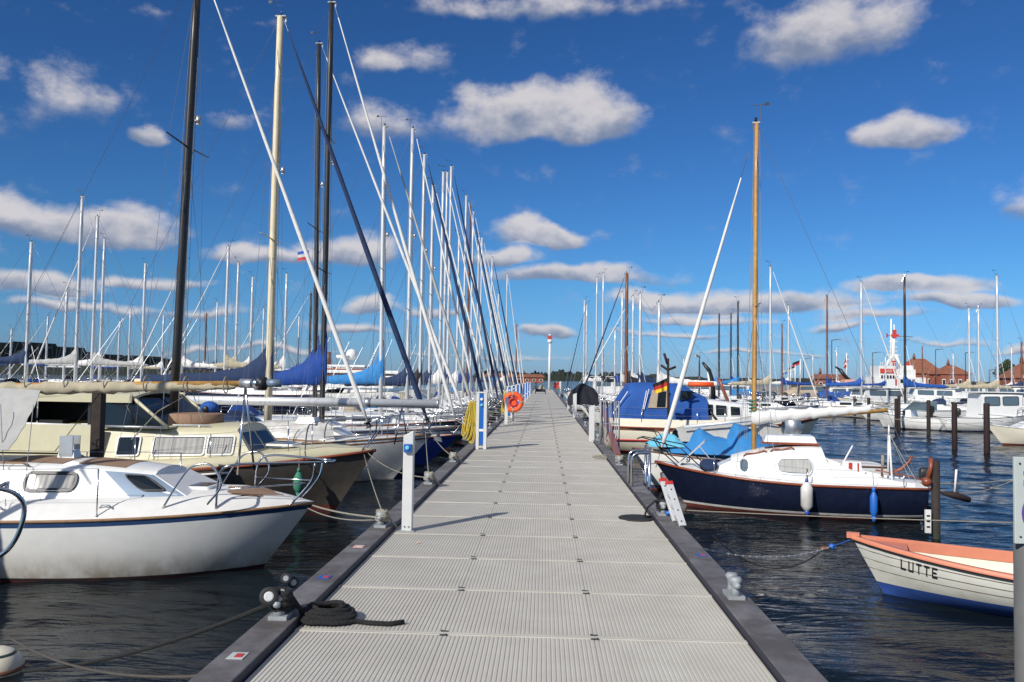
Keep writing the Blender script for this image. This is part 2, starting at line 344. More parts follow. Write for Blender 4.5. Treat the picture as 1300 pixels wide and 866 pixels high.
# ------------------------------------------------------------------ water
def water():
    m = bpy.data.materials.new('water'); m.use_nodes = True; nt = m.node_tree; b = nt.nodes['Principled BSDF']; N = nt.nodes.new; L = nt.links.new
    b.inputs['Roughness'].default_value = .05; b.inputs['IOR'].default_value = 1.22; b.inputs['Specular IOR Level'].default_value = .42
    tc = N('ShaderNodeTexCoord')
    no = N('ShaderNodeTexNoise'); no.inputs['Scale'].default_value = .35; L(tc.outputs['Object'], no.inputs['Vector'])
    cr = N('ShaderNodeMix'); cr.data_type = 'RGBA'; L(no.outputs[0], cr.inputs[0]); cr.inputs[6].default_value = (.004,.010,.018,1); cr.inputs[7].default_value = (.009,.012,.012,1)
    L(cr.outputs[2], b.inputs['Base Color'])
    def nz(scale, sx, sy, rot, det=4):
        mp = N('ShaderNodeMapping'); mp.inputs['Scale'].default_value = (sx,sy,1); mp.inputs['Rotation'].default_value = (0,0,R(rot))
        L(tc.outputs['Object'], mp.inputs[0]); n = N('ShaderNodeTexNoise'); n.inputs['Scale'].default_value = scale; n.inputs['Detail'].default_value = det
        n.inputs['Roughness'].default_value = .55; n.inputs['Distortion'].default_value = .4
        L(mp.outputs[0], n.inputs['Vector']); return n.outputs[0]
    a = nz(1.0,.55,2.4,12,3); c = nz(4.2,.5,1.6,-6,4); d = nz(.22,1,1.6,30,2)
    h = N('ShaderNodeMath'); h.operation = 'MULTIPLY_ADD'; L(a, h.inputs[0]); h.inputs[1].default_value = 1.0; L(c, h.inputs[2])
    h2 = N('ShaderNodeMath'); h2.operation = 'MULTIPLY_ADD'; L(c, h2.inputs[0]); h2.inputs[1].default_value = .30
    h3 = N('ShaderNodeMath'); h3.operation = 'MULTIPLY_ADD'; L(a, h3.inputs[0]); h3.inputs[1].default_value = 1.0; L(d, h3.inputs[2])
    L(h3.outputs[0], h2.inputs[2])
    bp = N('ShaderNodeBump'); bp.inputs['Strength'].default_value = 1.0; bp.inputs['Distance'].default_value = .06; L(h2.outputs[0], bp.inputs['Height'])
    L(bp.outputs[0], b.inputs['Normal']); MATS['water'] = m
    import numpy as np
    S = 6000; x0, x1, y0, y1, st = -34.0, 44.0, 2.0, 84.0, .135
    nx, ny = int((x1-x0)/st)+1, int((y1-y0)/st)+1; X, Y = np.meshgrid(np.linspace(x0,x1,nx), np.linspace(y0,y1,ny)); Zw = np.zeros_like(X); rng = np.random.RandomState(3)
    XD = X+.35*np.sin(Y*.61+.3*X)+.25*np.sin(Y*1.7); YD = Y+.35*np.sin(X*.53-.2*Y)+.2*np.sin(X*1.9)
    for k in range(34):
        lam = .50*(1.072**k); th = math.radians(rng.normal(72, 30)); ph = rng.uniform(0, 6.28); K_ = 2*math.pi/lam
        Zw += (.0052*lam**.72)*np.sin(K_*(XD*math.cos(th)+YD*math.sin(th))+ph)*(.6+.4*np.sin(X*.21*rng.uniform(.5,1.5)+Y*.17*rng.uniform(.5,1.5)+ph))
    fade = np.minimum(1, np.minimum(np.minimum(X-x0, x1-X), np.minimum((Y-y0)*3, y1-Y))/6.0).clip(0, 1); Zw *= fade
    V = np.stack([X, Y, Zw], -1).reshape(-1, 3); idx = np.arange(nx*ny).reshape(ny, nx)
    q = np.stack([idx[:-1,:-1], idx[:-1,1:], idx[1:,1:], idx[1:,:-1]], -1).reshape(-1, 4)
    ex = np.array([(-S,-60,0),(S,-60,0),(S,y0,0),(-S,y0,0),(x0,y0,0),(x1,y0,0),(x0,y1,0),(x1,y1,0),(-S,y1,0),(S,y1,0),(-S,S,0),(S,S,0)], float); o_ = len(V)
    q = np.concatenate([q, np.array([(0,1,2,3),(3,4,6,8),(5,2,9,7),(8,9,11,10)])+o_]); V = np.concatenate([V, ex])
    me = bpy.data.meshes.new('water'); me.vertices.add(len(V)); me.vertices.foreach_set('co', V.astype(np.float32).ravel()); me.loops.add(q.size); me.loops.foreach_set('vertex_index', q.astype(np.int32).ravel())
    me.polygons.add(len(q)); me.polygons.foreach_set('loop_start', np.arange(0, q.size, 4, dtype=np.int32)); me.polygons.foreach_set('loop_total', np.full(len(q), 4, np.int32)); me.update(calc_edges=True); me.validate()
    me.polygons.foreach_set('use_smooth', np.ones(len(me.polygons), bool)); me.materials.append(MATS['water']); o = bpy.data.objects.new('water', me); COL.objects.link(o); o['kind'] = 'structure'
    g = MB(); mat('sea_bed', (.10,.09,.06), .9, var=.3)
    g.add([(-S,-60,-3),(S,-60,-3),(S,S,-3),(-S,S,-3)], [(0,1,2,3)], 'sea_bed'); o = g.build('sea_bed'); o['kind'] = 'structure'
water()
# ------------------------------------------------------------------ jetty
def JL(py, z=DECK): return None
XL, XR = -1.448, 1.19; YEND = 118.0
mat('grating', (.565,.54,.475), .75, var=.07, scale=1.3, dirt=((.36,.33,.28), 1.6, .1, .38))
mat('grating_b', (.545,.52,.455), .75, var=.07, scale=1.7, dirt=((.34,.31,.26), 1.6, .1, .38))
mat('grating_gap', (.50,.475,.415), .85, var=.1)
mat('rim', (.22,.21,.215), .65, .15, var=.25, scale=4, bump=.3, bscale=12, dirt=((.09,.08,.075),1.7,.1,.9))
mat('rim_side_shade', (.035,.035,.05), .6, .2)  # dark colour on the inner rim faces stands for their shade
mat('clip', (.06,.06,.06), .5, .5)
mat('weathered', (.20,.15,.12), .8, var=.2)
def jetty():
    j = thing('jetty', 'long straight grey jetty of ribbed grating panels between dark steel rims, running to the horizon', 'jetty')
    d = MB(); p = 1.02; W3 = (XR-XL)/3; y0 = G(750, 809.6, DECK).y - 4*p
    k = 0; yy = y0
    while yy < YEND:
        for c in range(3):
            xa = XL + c*W3 + .0008; xb = xa + W3 - .0016
            near = yy < 32; gm_ = 'grating_b' if (int(k*7+c*5+k*k*3) % 5) < 2 else 'grating'
            ya, yb = yy+.0025, yy+p-.0025
            # frame of the panel
            nr = 35 if near else 0
            if near:
                d.box(((xa+xb)/2, (ya+yb)/2, DECK-.0285), (xb-xa, yb-ya, .05), 'grating_gap')
                for e0, e1 in ((ya, ya+.022),(yb-.022, yb)):
                    d.box(((xa+xb)/2, (e0+e1)/2, DECK-.004), (xb-xa, e1-e0, .014), gm_)
                pit = (xb-xa)/nr
                for i in range(nr):
                    xc = xa + (i+.5)*pit; w = pit*.58/2
                    vs = [(xc-w-.003, ya+.022, DECK-.0032),(xc-w, ya+.022, DECK),(xc+w, ya+.022, DECK),(xc+w+.003, ya+.022, DECK-.0032)]
                    vs += [(x, yb-.022, z) for (x,_,z) in vs]
                    d.add(vs, [(0,1,5,4),(1,2,6,5),(2,3,7,6)], gm_)
            else:
                d.box(((xa+xb)/2, (ya+yb)/2, DECK-.025), (xb-xa, yb-ya, .05), gm_)
        if yy < 60:
            for c in (1,2):
                xc = XL + c*W3
                for s in (-1,1):
                    d.box((xc+.004*s, yy+s*.035, DECK+.003), (.036,.014,.005), 'clip')
                    d.box((xc-.02*s+.004*s, yy+s*.035, DECK+.004), (.011,.020,.008), 'clip')
        yy += p; k += 1
    d.build('decking', j)
    for s, xi in ((-1, XL-.012), (1, XR+.012)):
        r = MB(); xo = xi + s*.20; y = 1.0; n = 0
        while y < YEND:
            L_ = 6.0; xm = (xi+xo)/2
            r.box((xm, y+L_/2, DECK-.07), (.20, L_-.008, .24), 'rim')
            r.box((xi-s*.001+s*.0, y+L_/2, DECK-.02), (.006, L_-.02, .12), 'rim_side_shade')
            y += L_
        r.build('rim', j, bevel=.006)
    u = MB()
    for s in (-1,1):
        u.box((s*.9-.13, YEND/2, DECK-.3), (.18, YEND-1, .28), 'galv')
    u.build('girder', j)
    for k in range(16):
        y = 3+k*7.5
        for x in (XL+.1, XR-.1):
            q = MB(); q.tube([(x,y,-3),(x,y,DECK-.32)], .16, 'rust_pile', 12); q.build('pile', j)
    return j
JET = jetty()
GRIME = None
# ------------------------------------------------------------------ boats: shared pieces (bow at +x, waterline z = 0)
class Hull:
    """Lofted hull. L length, B beam, fb freeboard midship, fbb freeboard at bow, fbs at stern."""
    def __init__(s, L, B, fb, fbb=None, fbs=None, rake=.6, draft=.45, stern=.72, full=2.3, flare=.5, srake=.0, ns=18, entry=1.0, curve=.62):
        s.curve = curve
        s.L, s.B, s.fb = L, B, fb; s.fbb = fbb or fb*1.35; s.fbs = fbs or fb*1.03
        s.rake, s.draft, s.stern, s.full, s.flare, s.srake, s.ns, s.entry = rake, draft, stern, full, flare, srake, ns, entry
    def half(s, t):
        m = .42
        if t < m: k = 1-(1-s.stern)*((m-t)/m)**2
        else: k = max(0.0, 1-((t-m)/(1-m))**s.full)**s.entry
        return max(s.B/2*k, .015)
    def sheer(s, t):
        m = .35
        return s.fb + ((s.fbb-s.fb)*((t-m)/(1-m))**2 if t > m else (s.fbs-s.fb)*((m-t)/m)**2)
    def keel(s, t):
        k = -s.draft
        if t > .6: k = -s.draft*(1-((t-.6)/.4)**2*1.0)
        if t < .3: k = -s.draft*(1-.75*((.3-t)/.3)**1.5)
        return k - .03
    def pt(s, t, z, side):
        k, sh = s.keel(t), s.sheer(t); f = min(max((z-k)/(sh-k), 0), 1)
        y = s.half(t)*(1-(1-f)**(2.6-s.flare*(t**2)*2.2))**(s.curve+.30*t*t)
        x = -s.L/2 + s.L*t - s.rake*(1-f)*max(0,t)**5 + s.srake*(1-f)*max(0,1-t*5)
        return Vector((x, side*y, z))
    def build(s, parent, top, boot, bottom, sheerline=None, zb=.05, zc=.12, sb=.08, sc=.045, name='hull'):
        h = MB(); fr = [0,.45,.8]
        for side in (1,-1):
            rows = []
            for i in range(s.ns+1):
                t = i/s.ns; t = 1-(1-t)**1.25; k, sh = s.keel(t), s.sheer(t)
                zs = [k, lerp(k, zb, .5), zb, zc] + [lerp(zc, sh-sb-sc, q) for q in (.33,.66)] + [sh-sb-sc, sh-sb, sh]
                rows.append([s.pt(t, z, side) for z in zs])
            mats = [bottom,bottom,boot,top,top,top,sheerline or top,top]
            h.grid(rows, top, True, mats, flip=(side > 0))
        n = len(rows[0]); a = rows[0]
        for j in range(n-1):
            p, q = a[j], a[j+1]; m = mats[j]
            h.add([p, (p.x,-p.y,p.z), (q.x,-q.y,q.z), q], [(0,1,2,3)], m)
        return h.build(name, parent)
    def deck(s, parent, m, camber=.05, drop=.0, name='deck', t0=0.0):
        d = MB(); rows = []
        for i in range(s.ns+1):
            t = t0 + (1-t0)*(i/s.ns); t = 1-(1-t)**1.25 if not t0 else t
            z = s.sheer(t)-drop; hb = s.pt(t, z, 1).y
            rows.append([(s.pt(t,z,1).x, -hb+2*hb*j/6, z+camber*(1-(2*j/6-1)**2)*min(1,hb/(s.B*.3))) for j in range(7)])
        d.grid(rows, m, True); return d.build(name, parent)
    def rail(s, parent, m, r=.022, off=.0, name='rubbing_strake', dz=0.0, flat=1.0):
        d = MB()
        for side in (1,-1):
            P = []
            for i in range(s.ns+3):
                t = i/(s.ns+2); p = s.pt(t, s.sheer(t)+dz, side); p.y += side*off; P.append(p)
            d.tube(P, r, m, 6, flat=flat)
        p = s.pt(0, s.sheer(0)+dz, 1); d.tube([p, (p.x,-p.y,p.z)], r, m, 6)
        return d.build(name, parent)
    def edge(s, x, side, inset=.06):
        t = (x+s.L/2)/s.L; z = s.sheer(t); p = s.pt(t, z, side); p.y -= side*inset; return p
class Cabin:
    """Trunk cabin from x0 (aft) to x1 (forward), half width w, height h over base z0; slope = how far the front leans back."""
    def __init__(s, x0, x1, w0, w1, z0, h0, h1, z1=None, slope=.5, aslope=.1, inset=.10, camber=.06, hp=1.0):
        s.__dict__.update(locals()); s.z1 = z0 if z1 is None else z1
    def pt(s, u, v, side):          # u along 0..1, v up the side 0..1
        xa = lerp(s.x0, s.x0+s.aslope, v); xb = lerp(s.x1, s.x1-s.slope, v)
        x = lerp(xa, xb, u); w = lerp(s.w0, s.w1, u**1.6) - s.inset*v
        return Vector((x, side*w, lerp(s.z0, s.z1, u) + lerp(s.h0, s.h1, max(u,0)**s.hp)*v))
    def build(s, parent, m, roof=None, name='cabin'):
        c = MB(); n = 10; roof = roof or m; rows = []
        vv = [0,.5,.86,.96]
        for i in range(n+1):
            u = i/n; R_ = [s.pt(u, v, -1) for v in vv]
            top = s.pt(u, 1, 1); w = top.y
            for k in range(1,8):
                yy = -w+2*w*k/8; R_.append(Vector((top.x, yy, top.z + s.camber*(1-(yy/w)**2))))
            R_ += [s.pt(u, v, 1) for v in vv[::-1]]
            rows.append(R_)
        k = len(rows[0]); mats = [m]*3 + [roof]*8 + [m]*(k-12)
        c.grid(rows, m, True, mats, flip=True)
        for r, fl in ((rows[0], False), (rows[-1], True)):
            half = k//2
            for j in range(half):
                a, b, cc, d = r[j], r[j+1], r[k-2-j], r[k-1-j]
                f = (0,1,2,3) if not fl else (3,2,1,0)
                if (b-cc).length < 1e-6: c.add([a,b,d], [(0,1,2) if not fl else (2,1,0)], m)
                else: c.add([a,b,cc,d], [f], m)
        return c.build(name, parent)
    def top(s, x, y=0):
        u = (x-s.x0-s.aslope)/(s.x1-s.slope-s.x0-s.aslope); p = s.pt(u, 1, 1)
        return Vector((x, y, p.z + s.camber*(1-(y/p.y)**2)))
    def window(s, parent, side, u0, u1, v0, v1, frame='grey_metal', glass='glass', r=.25, fw=.022, curtain=None, quad=False, skew=0, raw=False):
        L_ = abs(s.x1-s.x0); H = (s.h0+s.h1)/2
        def ring(e):
            du = e/L_; dv = e/H; a, b, c_, d = u0-du, u1+du, v0-dv, v1+dv
            rad = min((v1-v0)*H, (u1-u0)*L_)*r+e; P = rrect(a*L_, b*L_, c_*H, d*H, rad)
            return [(x/L_ + skew*(y/H-v0), y/H) for x, y in P]
        vm = (v0+v1)/2
        def at(u, v, off):
            X = lerp(lerp(s.x0, s.x0+s.aslope, vm), lerp(s.x1, s.x1-s.slope, vm), u); a_, b_ = lerp(s.x0, s.x0+s.aslope, v), lerp(s.x1, s.x1-s.slope, v)
            if not raw: u = (X-a_)/(b_-a_)
            p = s.pt(u, v, side); q = s.pt(u+.02, v, side)-p; w = s.pt(u, v+.05, side)-p
            nn = q.cross(w).normalized()*(-side); return p + nn*off
        o = ring(fw); i = ring(0); n = len(o)
        f = MB(); vs = [at(u,v,.002) for u,v in o] + [at(u,v,.030) for u,v in o] + [at(u,v,.030) for u,v in i] + [at(u,v,.004) for u,v in i]
        for a in range(3): f.add([vs[a*n+k] for k in range(n)] + [vs[(a+1)*n+k] for k in range(n)], [(k,(k+1)%n,n+(k+1)%n,n+k) for k in range(n)], frame)
        fo = f.build('window', parent)
        g = MB(); g.add([at(u,v,.008) for u,v in i], [tuple(range(n)) if side < 0 else tuple(range(n))[::-1]], glass); g.build('pane', fo)
        if curtain:
            c = MB(); rows = []
            for k in range(41):
                u = lerp(u0+.004, u1-.004, k/40); rows.append([at(u, lerp(v0,v1,q), .019+.005*math.sin(k*1.35)+.004*math.sin(k*.6)) for q in (.04,.96)])
            c.grid(rows, curtain, True, flip=(side > 0)); c.build('curtain', fo)
        return fo
def mast(parent, x, z0, z1, r, m, spreaders=(.52,), sp_len=.75, lean=0.0, top_kit=True, y=0.0, furl=None, lightat=None, sweep=.05):
    o = MB(); H = z1-z0; P = [Vector((x+lean*k/6, y, z0+H*k/6)) for k in range(7)]
    o.tube(P, [r, r, r, r, r*.98, r*.93, r*.82], m, 10, flat=1.35)
    mo = o.build('mast', parent)
    tx = x+lean
    for f in spreaders:
        s_ = MB(); px = x+lean*f; zz = z0+H*f
        s_.tube([(px-sweep,-sp_len,zz+.05),(px,0,zz),(px-sweep,sp_len,zz+.05)], [.020,.034,.020], m if m != 'wood_mast' else 'grey_metal', 6, flat=.5)
        s_.build('spreader', mo)
    t = MB(); t.box((tx+r*.2,y,z1+.015), (r*3.0,r*1.3,.035), 'galv'); t.tube([(tx+r*1.6,y,z1),(tx+r*1.6,y,z1-.14)], .016, 'steel', 5)
    if top_kit:
        t.tube([(tx-r*1.5,y,z1+.03),(tx-r*1.5,y,z1+.42)], .008, 'dark_wire', 5)
        t.tube([(tx-r*1.5-.14,y,z1+.42),(tx-r*1.5+.2,y,z1+.42)], .008, 'dark_wire', 5)
        t.box((tx-r*1.5-.14,y,z1+.43), (.10,.004,.07), 'black'); t.tube([(tx+.02,y,z1+.04),(tx+.02,y,z1+.13)], .03, 'glass', 8)
    t.build('masthead', mo)
    if lightat:
        l = MB(); zz = z0+H*lightat; xx = x+lean*lightat
        l.tube([(xx+r,y,zz),(xx+r+.09,y,zz)], .02, 'grey_metal', 6); l.tube([(xx+r+.1,y,zz-.07),(xx+r+.1,y,zz+.09)], .055, 'grey_metal', 10); l.tube([(xx+r+.1,y,zz-.1),(xx+r+.1,y,zz-.07)], .045, 'white', 10)
        l.build('deck_light', mo)
    return mo
def rigging(parent, hull, x, z0, z1, bowz, lean=0.0, frac=1.0, r=.005, m='wire', spreaders=(.52,), sp_len=.75, y0=0.0, halyards=True, back=True, bowx=None, back_split=False):
    o = MB(); H = z1-z0; tx = x+lean; bx = hull.L/2-.12 if bowx is None else bowx
    if back:
        e = hull.edge(-hull.L/2+.08, 1); 
        if back_split:
            q = vl((tx,0,z1), (-hull.L/2+.1,0,hull.fbs), .72)
            o.tube([(tx,0,z1), q], r, m, 4)
            for s in (1,-1): o.tube([q, (e.x, s*e.y, e.z)], r, m, 4)
        else: o.tube([(tx,0,z1),(-hull.L/2+.05,0,hull.fbs+.05)], r, m, 4)
    for s in (1,-1):
        ch = hull.edge(x-.1, s); P = [Vector((tx,0,z0+H*frac*.985))]
        for f in sorted(spreaders, reverse=True):
            if f < frac: P.append(Vector((x+lean*f-.05, s*sp_len, z0+H*f+.05)))
        P.append(ch); o.tube(P, r, m, 4)
        f = spreaders[0] if spreaders else .6
        for dx in (-.45,.4): o.tube([(x+lean*f,0,z0+H*f-.05), hull.edge(x+dx, s)], r, m, 4)
    if halyards:
        for (dx,dy,k) in ((.09,.06,.99),(-.11,-.05,.98),(.11,-.07,.8)):
            o.tube([(tx+dx*.6,dy*.5,z0+H*k),(x+dx*1.7,dy*2.2,z0+.25)], r*.9, 'rope', 4)
    return o.build('rigging', parent)
def furled(parent, a, b, r, m, name='furled_jib'):
    o = MB(); a, b = Vector(a), Vector(b); n = 14; P = [a.lerp(b, i/n) for i in range(n+1)]
    rs = [r*(.35+.75*math.sin(math.pi*min(1,(i/n)*.55+.45))) + r*.08*math.sin(i*2.3) for i in range(n+1)]
    rs[0] = .02; rs[-1] = .015
    o.tube(P, rs, m, 9)
    jo = o.build(name, parent)
    d = MB(); u = (b-a).normalized(); d.lathe([(.075,0),(.085,.02),(.05,.03),(.05,.10),(.085,.11),(.075,.13)], 'black', 12, a-u*.02, u); d.build('furling_drum', jo)
    d = MB(); d.tube([a-u*.02-u*.35, a], .008, 'steel', 5); d.tube([b, b+u*.6], .008, 'steel', 5); d.build('stay', jo)
    return jo
def boom_cover(parent, x, z, L_, col, hump=.55, r=.13, droop=-.05, seed=0, end=None, name='sail_cover', boomcol='alu_mast'):
    """boom aft from the mast at x with a covered sail; the cover climbs the mast at its fore end"""
    rnd = random.Random(seed); b = MB(); b.tube([(x-.05,0,z),(x-L_,0,z+droop)], .055, boomcol, 8, flat=1.2); bo = b.build('boom', parent)
    if not col: return bo
    c = MB(); rows = []; n = 46; p1, p2 = rnd.uniform(0,6), rnd.uniform(0,6)
    for i in range(n+1):
        t = (i/n)**1.25; xx = x+.10-(L_-.1)*t; wr = .5*math.sin(i*1.15+p1)+.5*math.sin(i*.53+p2)
        top = z + r*1.6*(1-.5*t) + hump*math.exp(-t*11) + hump*.26*math.exp(-t*3.0) + .022*wr*(1 if t > .03 else 0)
        if i == 0: top = z + hump*1.12
        bot = z + droop*t - .10 - .018*wr; w = r*(.62+.4*(1-t))*(1+.16*wr) if t > .03 else r*.8
        h = top-bot; row = []
        for k in range(16):
            a = 2*math.pi*k/16; zz = math.sin(a); yy = math.cos(a)*(1-.5*max(0,zz)**.7)*(1+.10*math.sin(k*2.3+i*.8))
            row.append((xx+rnd.uniform(-.006,.006), yy*w+rnd.uniform(-.006,.006), bot+h*(zz+1)/2))
        rows.append(row)
    c.grid(rows, col, True, closed=True, flip=False)
    c.add(rows[0], [tuple(range(16))], col); c.add(rows[-1], [tuple(range(16))[::-1]], col)
    cv = c.build(name, bo)
    return bo
def pulpit(parent, hull, back=1.1, h=.6, m='steel', r=.0135, name='pulpit', double=True, lean=.18):
    o = MB(); L2 = hull.L/2
    P = []
    for s, seq in ((1,1),(-1,-1)):
        a = hull.edge(L2-back, s, .05); b = hull.edge(L2-.28, s, .02)
        ta = a+Vector((.05,0,h)); tb = Vector((L2+lean, s*.14, b.z+h*.98))
        o.tube(cr([a, vl(a,ta,.8), vl(ta,(ta.x+.16,ta.y,ta.z+.02),1), vl(ta,tb,.55)+Vector((0,s*.06,.02)), tb],4), r, m, 7)
        o.tube(cr([b, vl(b,tb,.55)+Vector((.03,0,0)), tb+Vector((-.12,s*.06,0))],4), r, m, 7)
        if double: o.tube([vl(a,ta,.48), vl(vl(a,ta,.48), vl(b,tb,.5), 1)+Vector((-.03,0,0))], r*.7, m, 6)
        o.lathe([(.035,0),(.03,.012)], m, 8, a); o.lathe([(.035,0),(.03,.012)], m, 8, b)
        P.append(tb)
    o.tube([P[0], P[0]+Vector((.09,-.05,0)), P[1]+Vector((.09,.05,0)), P[1]], r, m, 7)
    return o.build(name, parent)
def lifelines(parent, hull, x0, x1, n=4, h=.58, m='steel', name='guard_rail'):
    for s in (1,-1):
        o = MB(); tops = []
        for i in range(n):
            x = lerp(x0, x1, i/max(1,n-1)); e = hull.edge(x, s, .05)
            o.tube([e, e+Vector((0,0,h))], .011, m, 6); o.lathe([(.03,0),(.022,.04)], m, 8, e); tops.append(e+Vector((0,0,h)))
        for z in (0,-.28): o.tube([p+Vector((0,0,z)) for p in tops], .0035, m, 4)
        o.build(name, parent)
def pushpit(parent, hull, h=.6, fwd=.8, m='steel'):
    o = MB(); x0 = -hull.L/2+.06; a = [hull.edge(x0+fwd, s) for s in (1,-1)]; b = [hull.edge(x0, s) for s in (1,-1)]
    u = Vector((0,0,h))
    o.tube([a[0], a[0]+u, b[0]+u, b[1]+u, a[1]+u, a[1]], .0125, m, 7)
    o.tube([a[0]+u*.5, b[0]+u*.5, b[1]+u*.5, a[1]+u*.5], .009, m, 6)
    for p in b: o.tube([p, p+u], .0125, m, 7)
    return o.build('pushpit', parent)
def sprayhood(parent, x, z, w, l, h, col):
    o = MB(); rows = []
    for i in range(6):
        t = i/5; k = math.sin(t*math.pi*.5)
        rows.append([(x+l*(1-t)-.0, w*math.cos(a)*(.9+.1*k), z+.02+h*k*max(0,math.sin(a))**.55) for a in [math.pi*q/10 for q in range(11)]])
    o.shell(rows, .015, col); so_ = o.build('sprayhood', parent)
    g = MB(); r1, r2 = rows[1], rows[2]
    for (a,b) in ((2,4),(6,8)):
        q = [Vector(r1[a]),Vector(r1[b]),Vector(r2[b]),Vector(r2[a])]; nn = Vector((.02,0,.012)); g.add([p+nn for p in q], [(0,1,2,3)], 'clear_glass')
    g.build('window', so_); return so_
def outboard(parent, x, y, z, m='black', s=1.0, up=False, name='outboard_motor'):
    o = MB(); v = [Vector(p) for p in rrect(-.16*s,.16*s,-.11*s,.11*s,.07*s)]
    rows = []
    for (zz,k) in ((0,.78),(.05,1),(.28,1.02),(.36,.86),(.40,.5)):
        rows.append([(x+p.x*k-.18*s, y+p.y*k, z+.12*s+zz*s) for p in v])
    o.grid(rows, m, True, closed=True); o.add(rows[-1], [tuple(range(len(v)))], m); o.add(rows[0], [tuple(range(len(v)))[::-1]], m)
    o.box((x-.18*s,y,z-.18*s), (.13*s,.08*s,.62*s), m, taper=1.2); o.box((x-.2*s,y,z-.46*s), (.3*s,.16*s,.02*s), m)
    o.tube([(x-.04*s,y,z+.1*s),(x-.04*s,y,z-.12*s)], .03*s, 'grey_metal', 6); o.lathe([(.02*s,-.18*s),(.05*s,-.05*s),(.05*s,.1*s),(.02*s,.16*s)], m, 8, (x-.2*s,y,z-.55*s), Vector((1,0,0)))
    return o.build(name, parent)
def hatch(parent, p, a=.5, b=.45, m='white', g='glass'):
    o = MB(); o.prism(rrect(-a/2,a/2,-b/2,b/2,.05), .045, m, Matrix.Translation(p)); h = o.build('hatch', parent)
    q = MB(); q.prism(rrect(-a/2+.05,a/2-.05,-b/2+.05,b/2-.05,.04), .006, g, Matrix.Translation(Vector(p)+Vector((0,0,.045)))); q.build('pane', h); return h
def anchor_roller(parent, hull):
    o = MB(); x = hull.L/2; z = hull.fbb
    o.box((x-.02,0,z+.02), (.42,.09,.03), 'steel'); o.tube([(x-.3,0,z+.09),(x+.2,0,z+.06)], .016, 'galv', 6)
    o.add([(x+.18,0,z+.08),(x+.05,.13,z-.14),(x+.27,0,z-.20),(x+.05,-.13,z-.14),(x+.12,0,z-.02)], [(0,1,2),(0,2,3),(0,4,1),(0,3,4),(1,4,2),(4,3,2)], 'galv')
    return o.build('anchor', parent)
def steering(parent, hull, m='mahogany'):
    o = MB(); x = -hull.L/2; o.box((x-.05,0,.15), (.08,.04,.95), m); o.tube([(x-.03,0,hull.fbs+.12),(x+.9,0,hull.fbs+.28)], .018, m, 6); return o.build('rudder', parent)
def fender(name, label, p, col='white', r=.11, h=.5, tipc='navy', group=None, top=None):
    t = thing(name, label, 'fender', p, 0, group); b = MB()
    b.lathe([(.02,-h/2-.05),(r*.55,-h/2),(r,-h/2+.08),(r,h/2-.08),(r*.55,h/2),(.02,h/2+.05)], col, 14); b.build('body', t)
    c = MB(); c.lathe([(.018,h/2+.03),(.04,h/2+.04),(.03,h/2+.11)], tipc, 10); c.build('end_cap', t); c = MB(); c.lathe([(.03,-h/2-.12),(.05,-h/2-.02),(.018,-h/2-.01)], tipc, 10); c.build('end_cap', t)
    if top is not None:
        l = MB(); l.tube([Vector((0,0,h/2+.08)), Vector(top)-Vector(p)], .008, 'rope', 5); l.build('lanyard', t)
    return t
def line(name, label, a, b, sg=.1, r=.009, m='rope', n=12, cat='rope', group=None, pts=None):
    o = MB(); o.tube(pts or sag(a, b, sg, n), r, m, 6); ob = o.build(name); return tag(ob, label, cat, group)
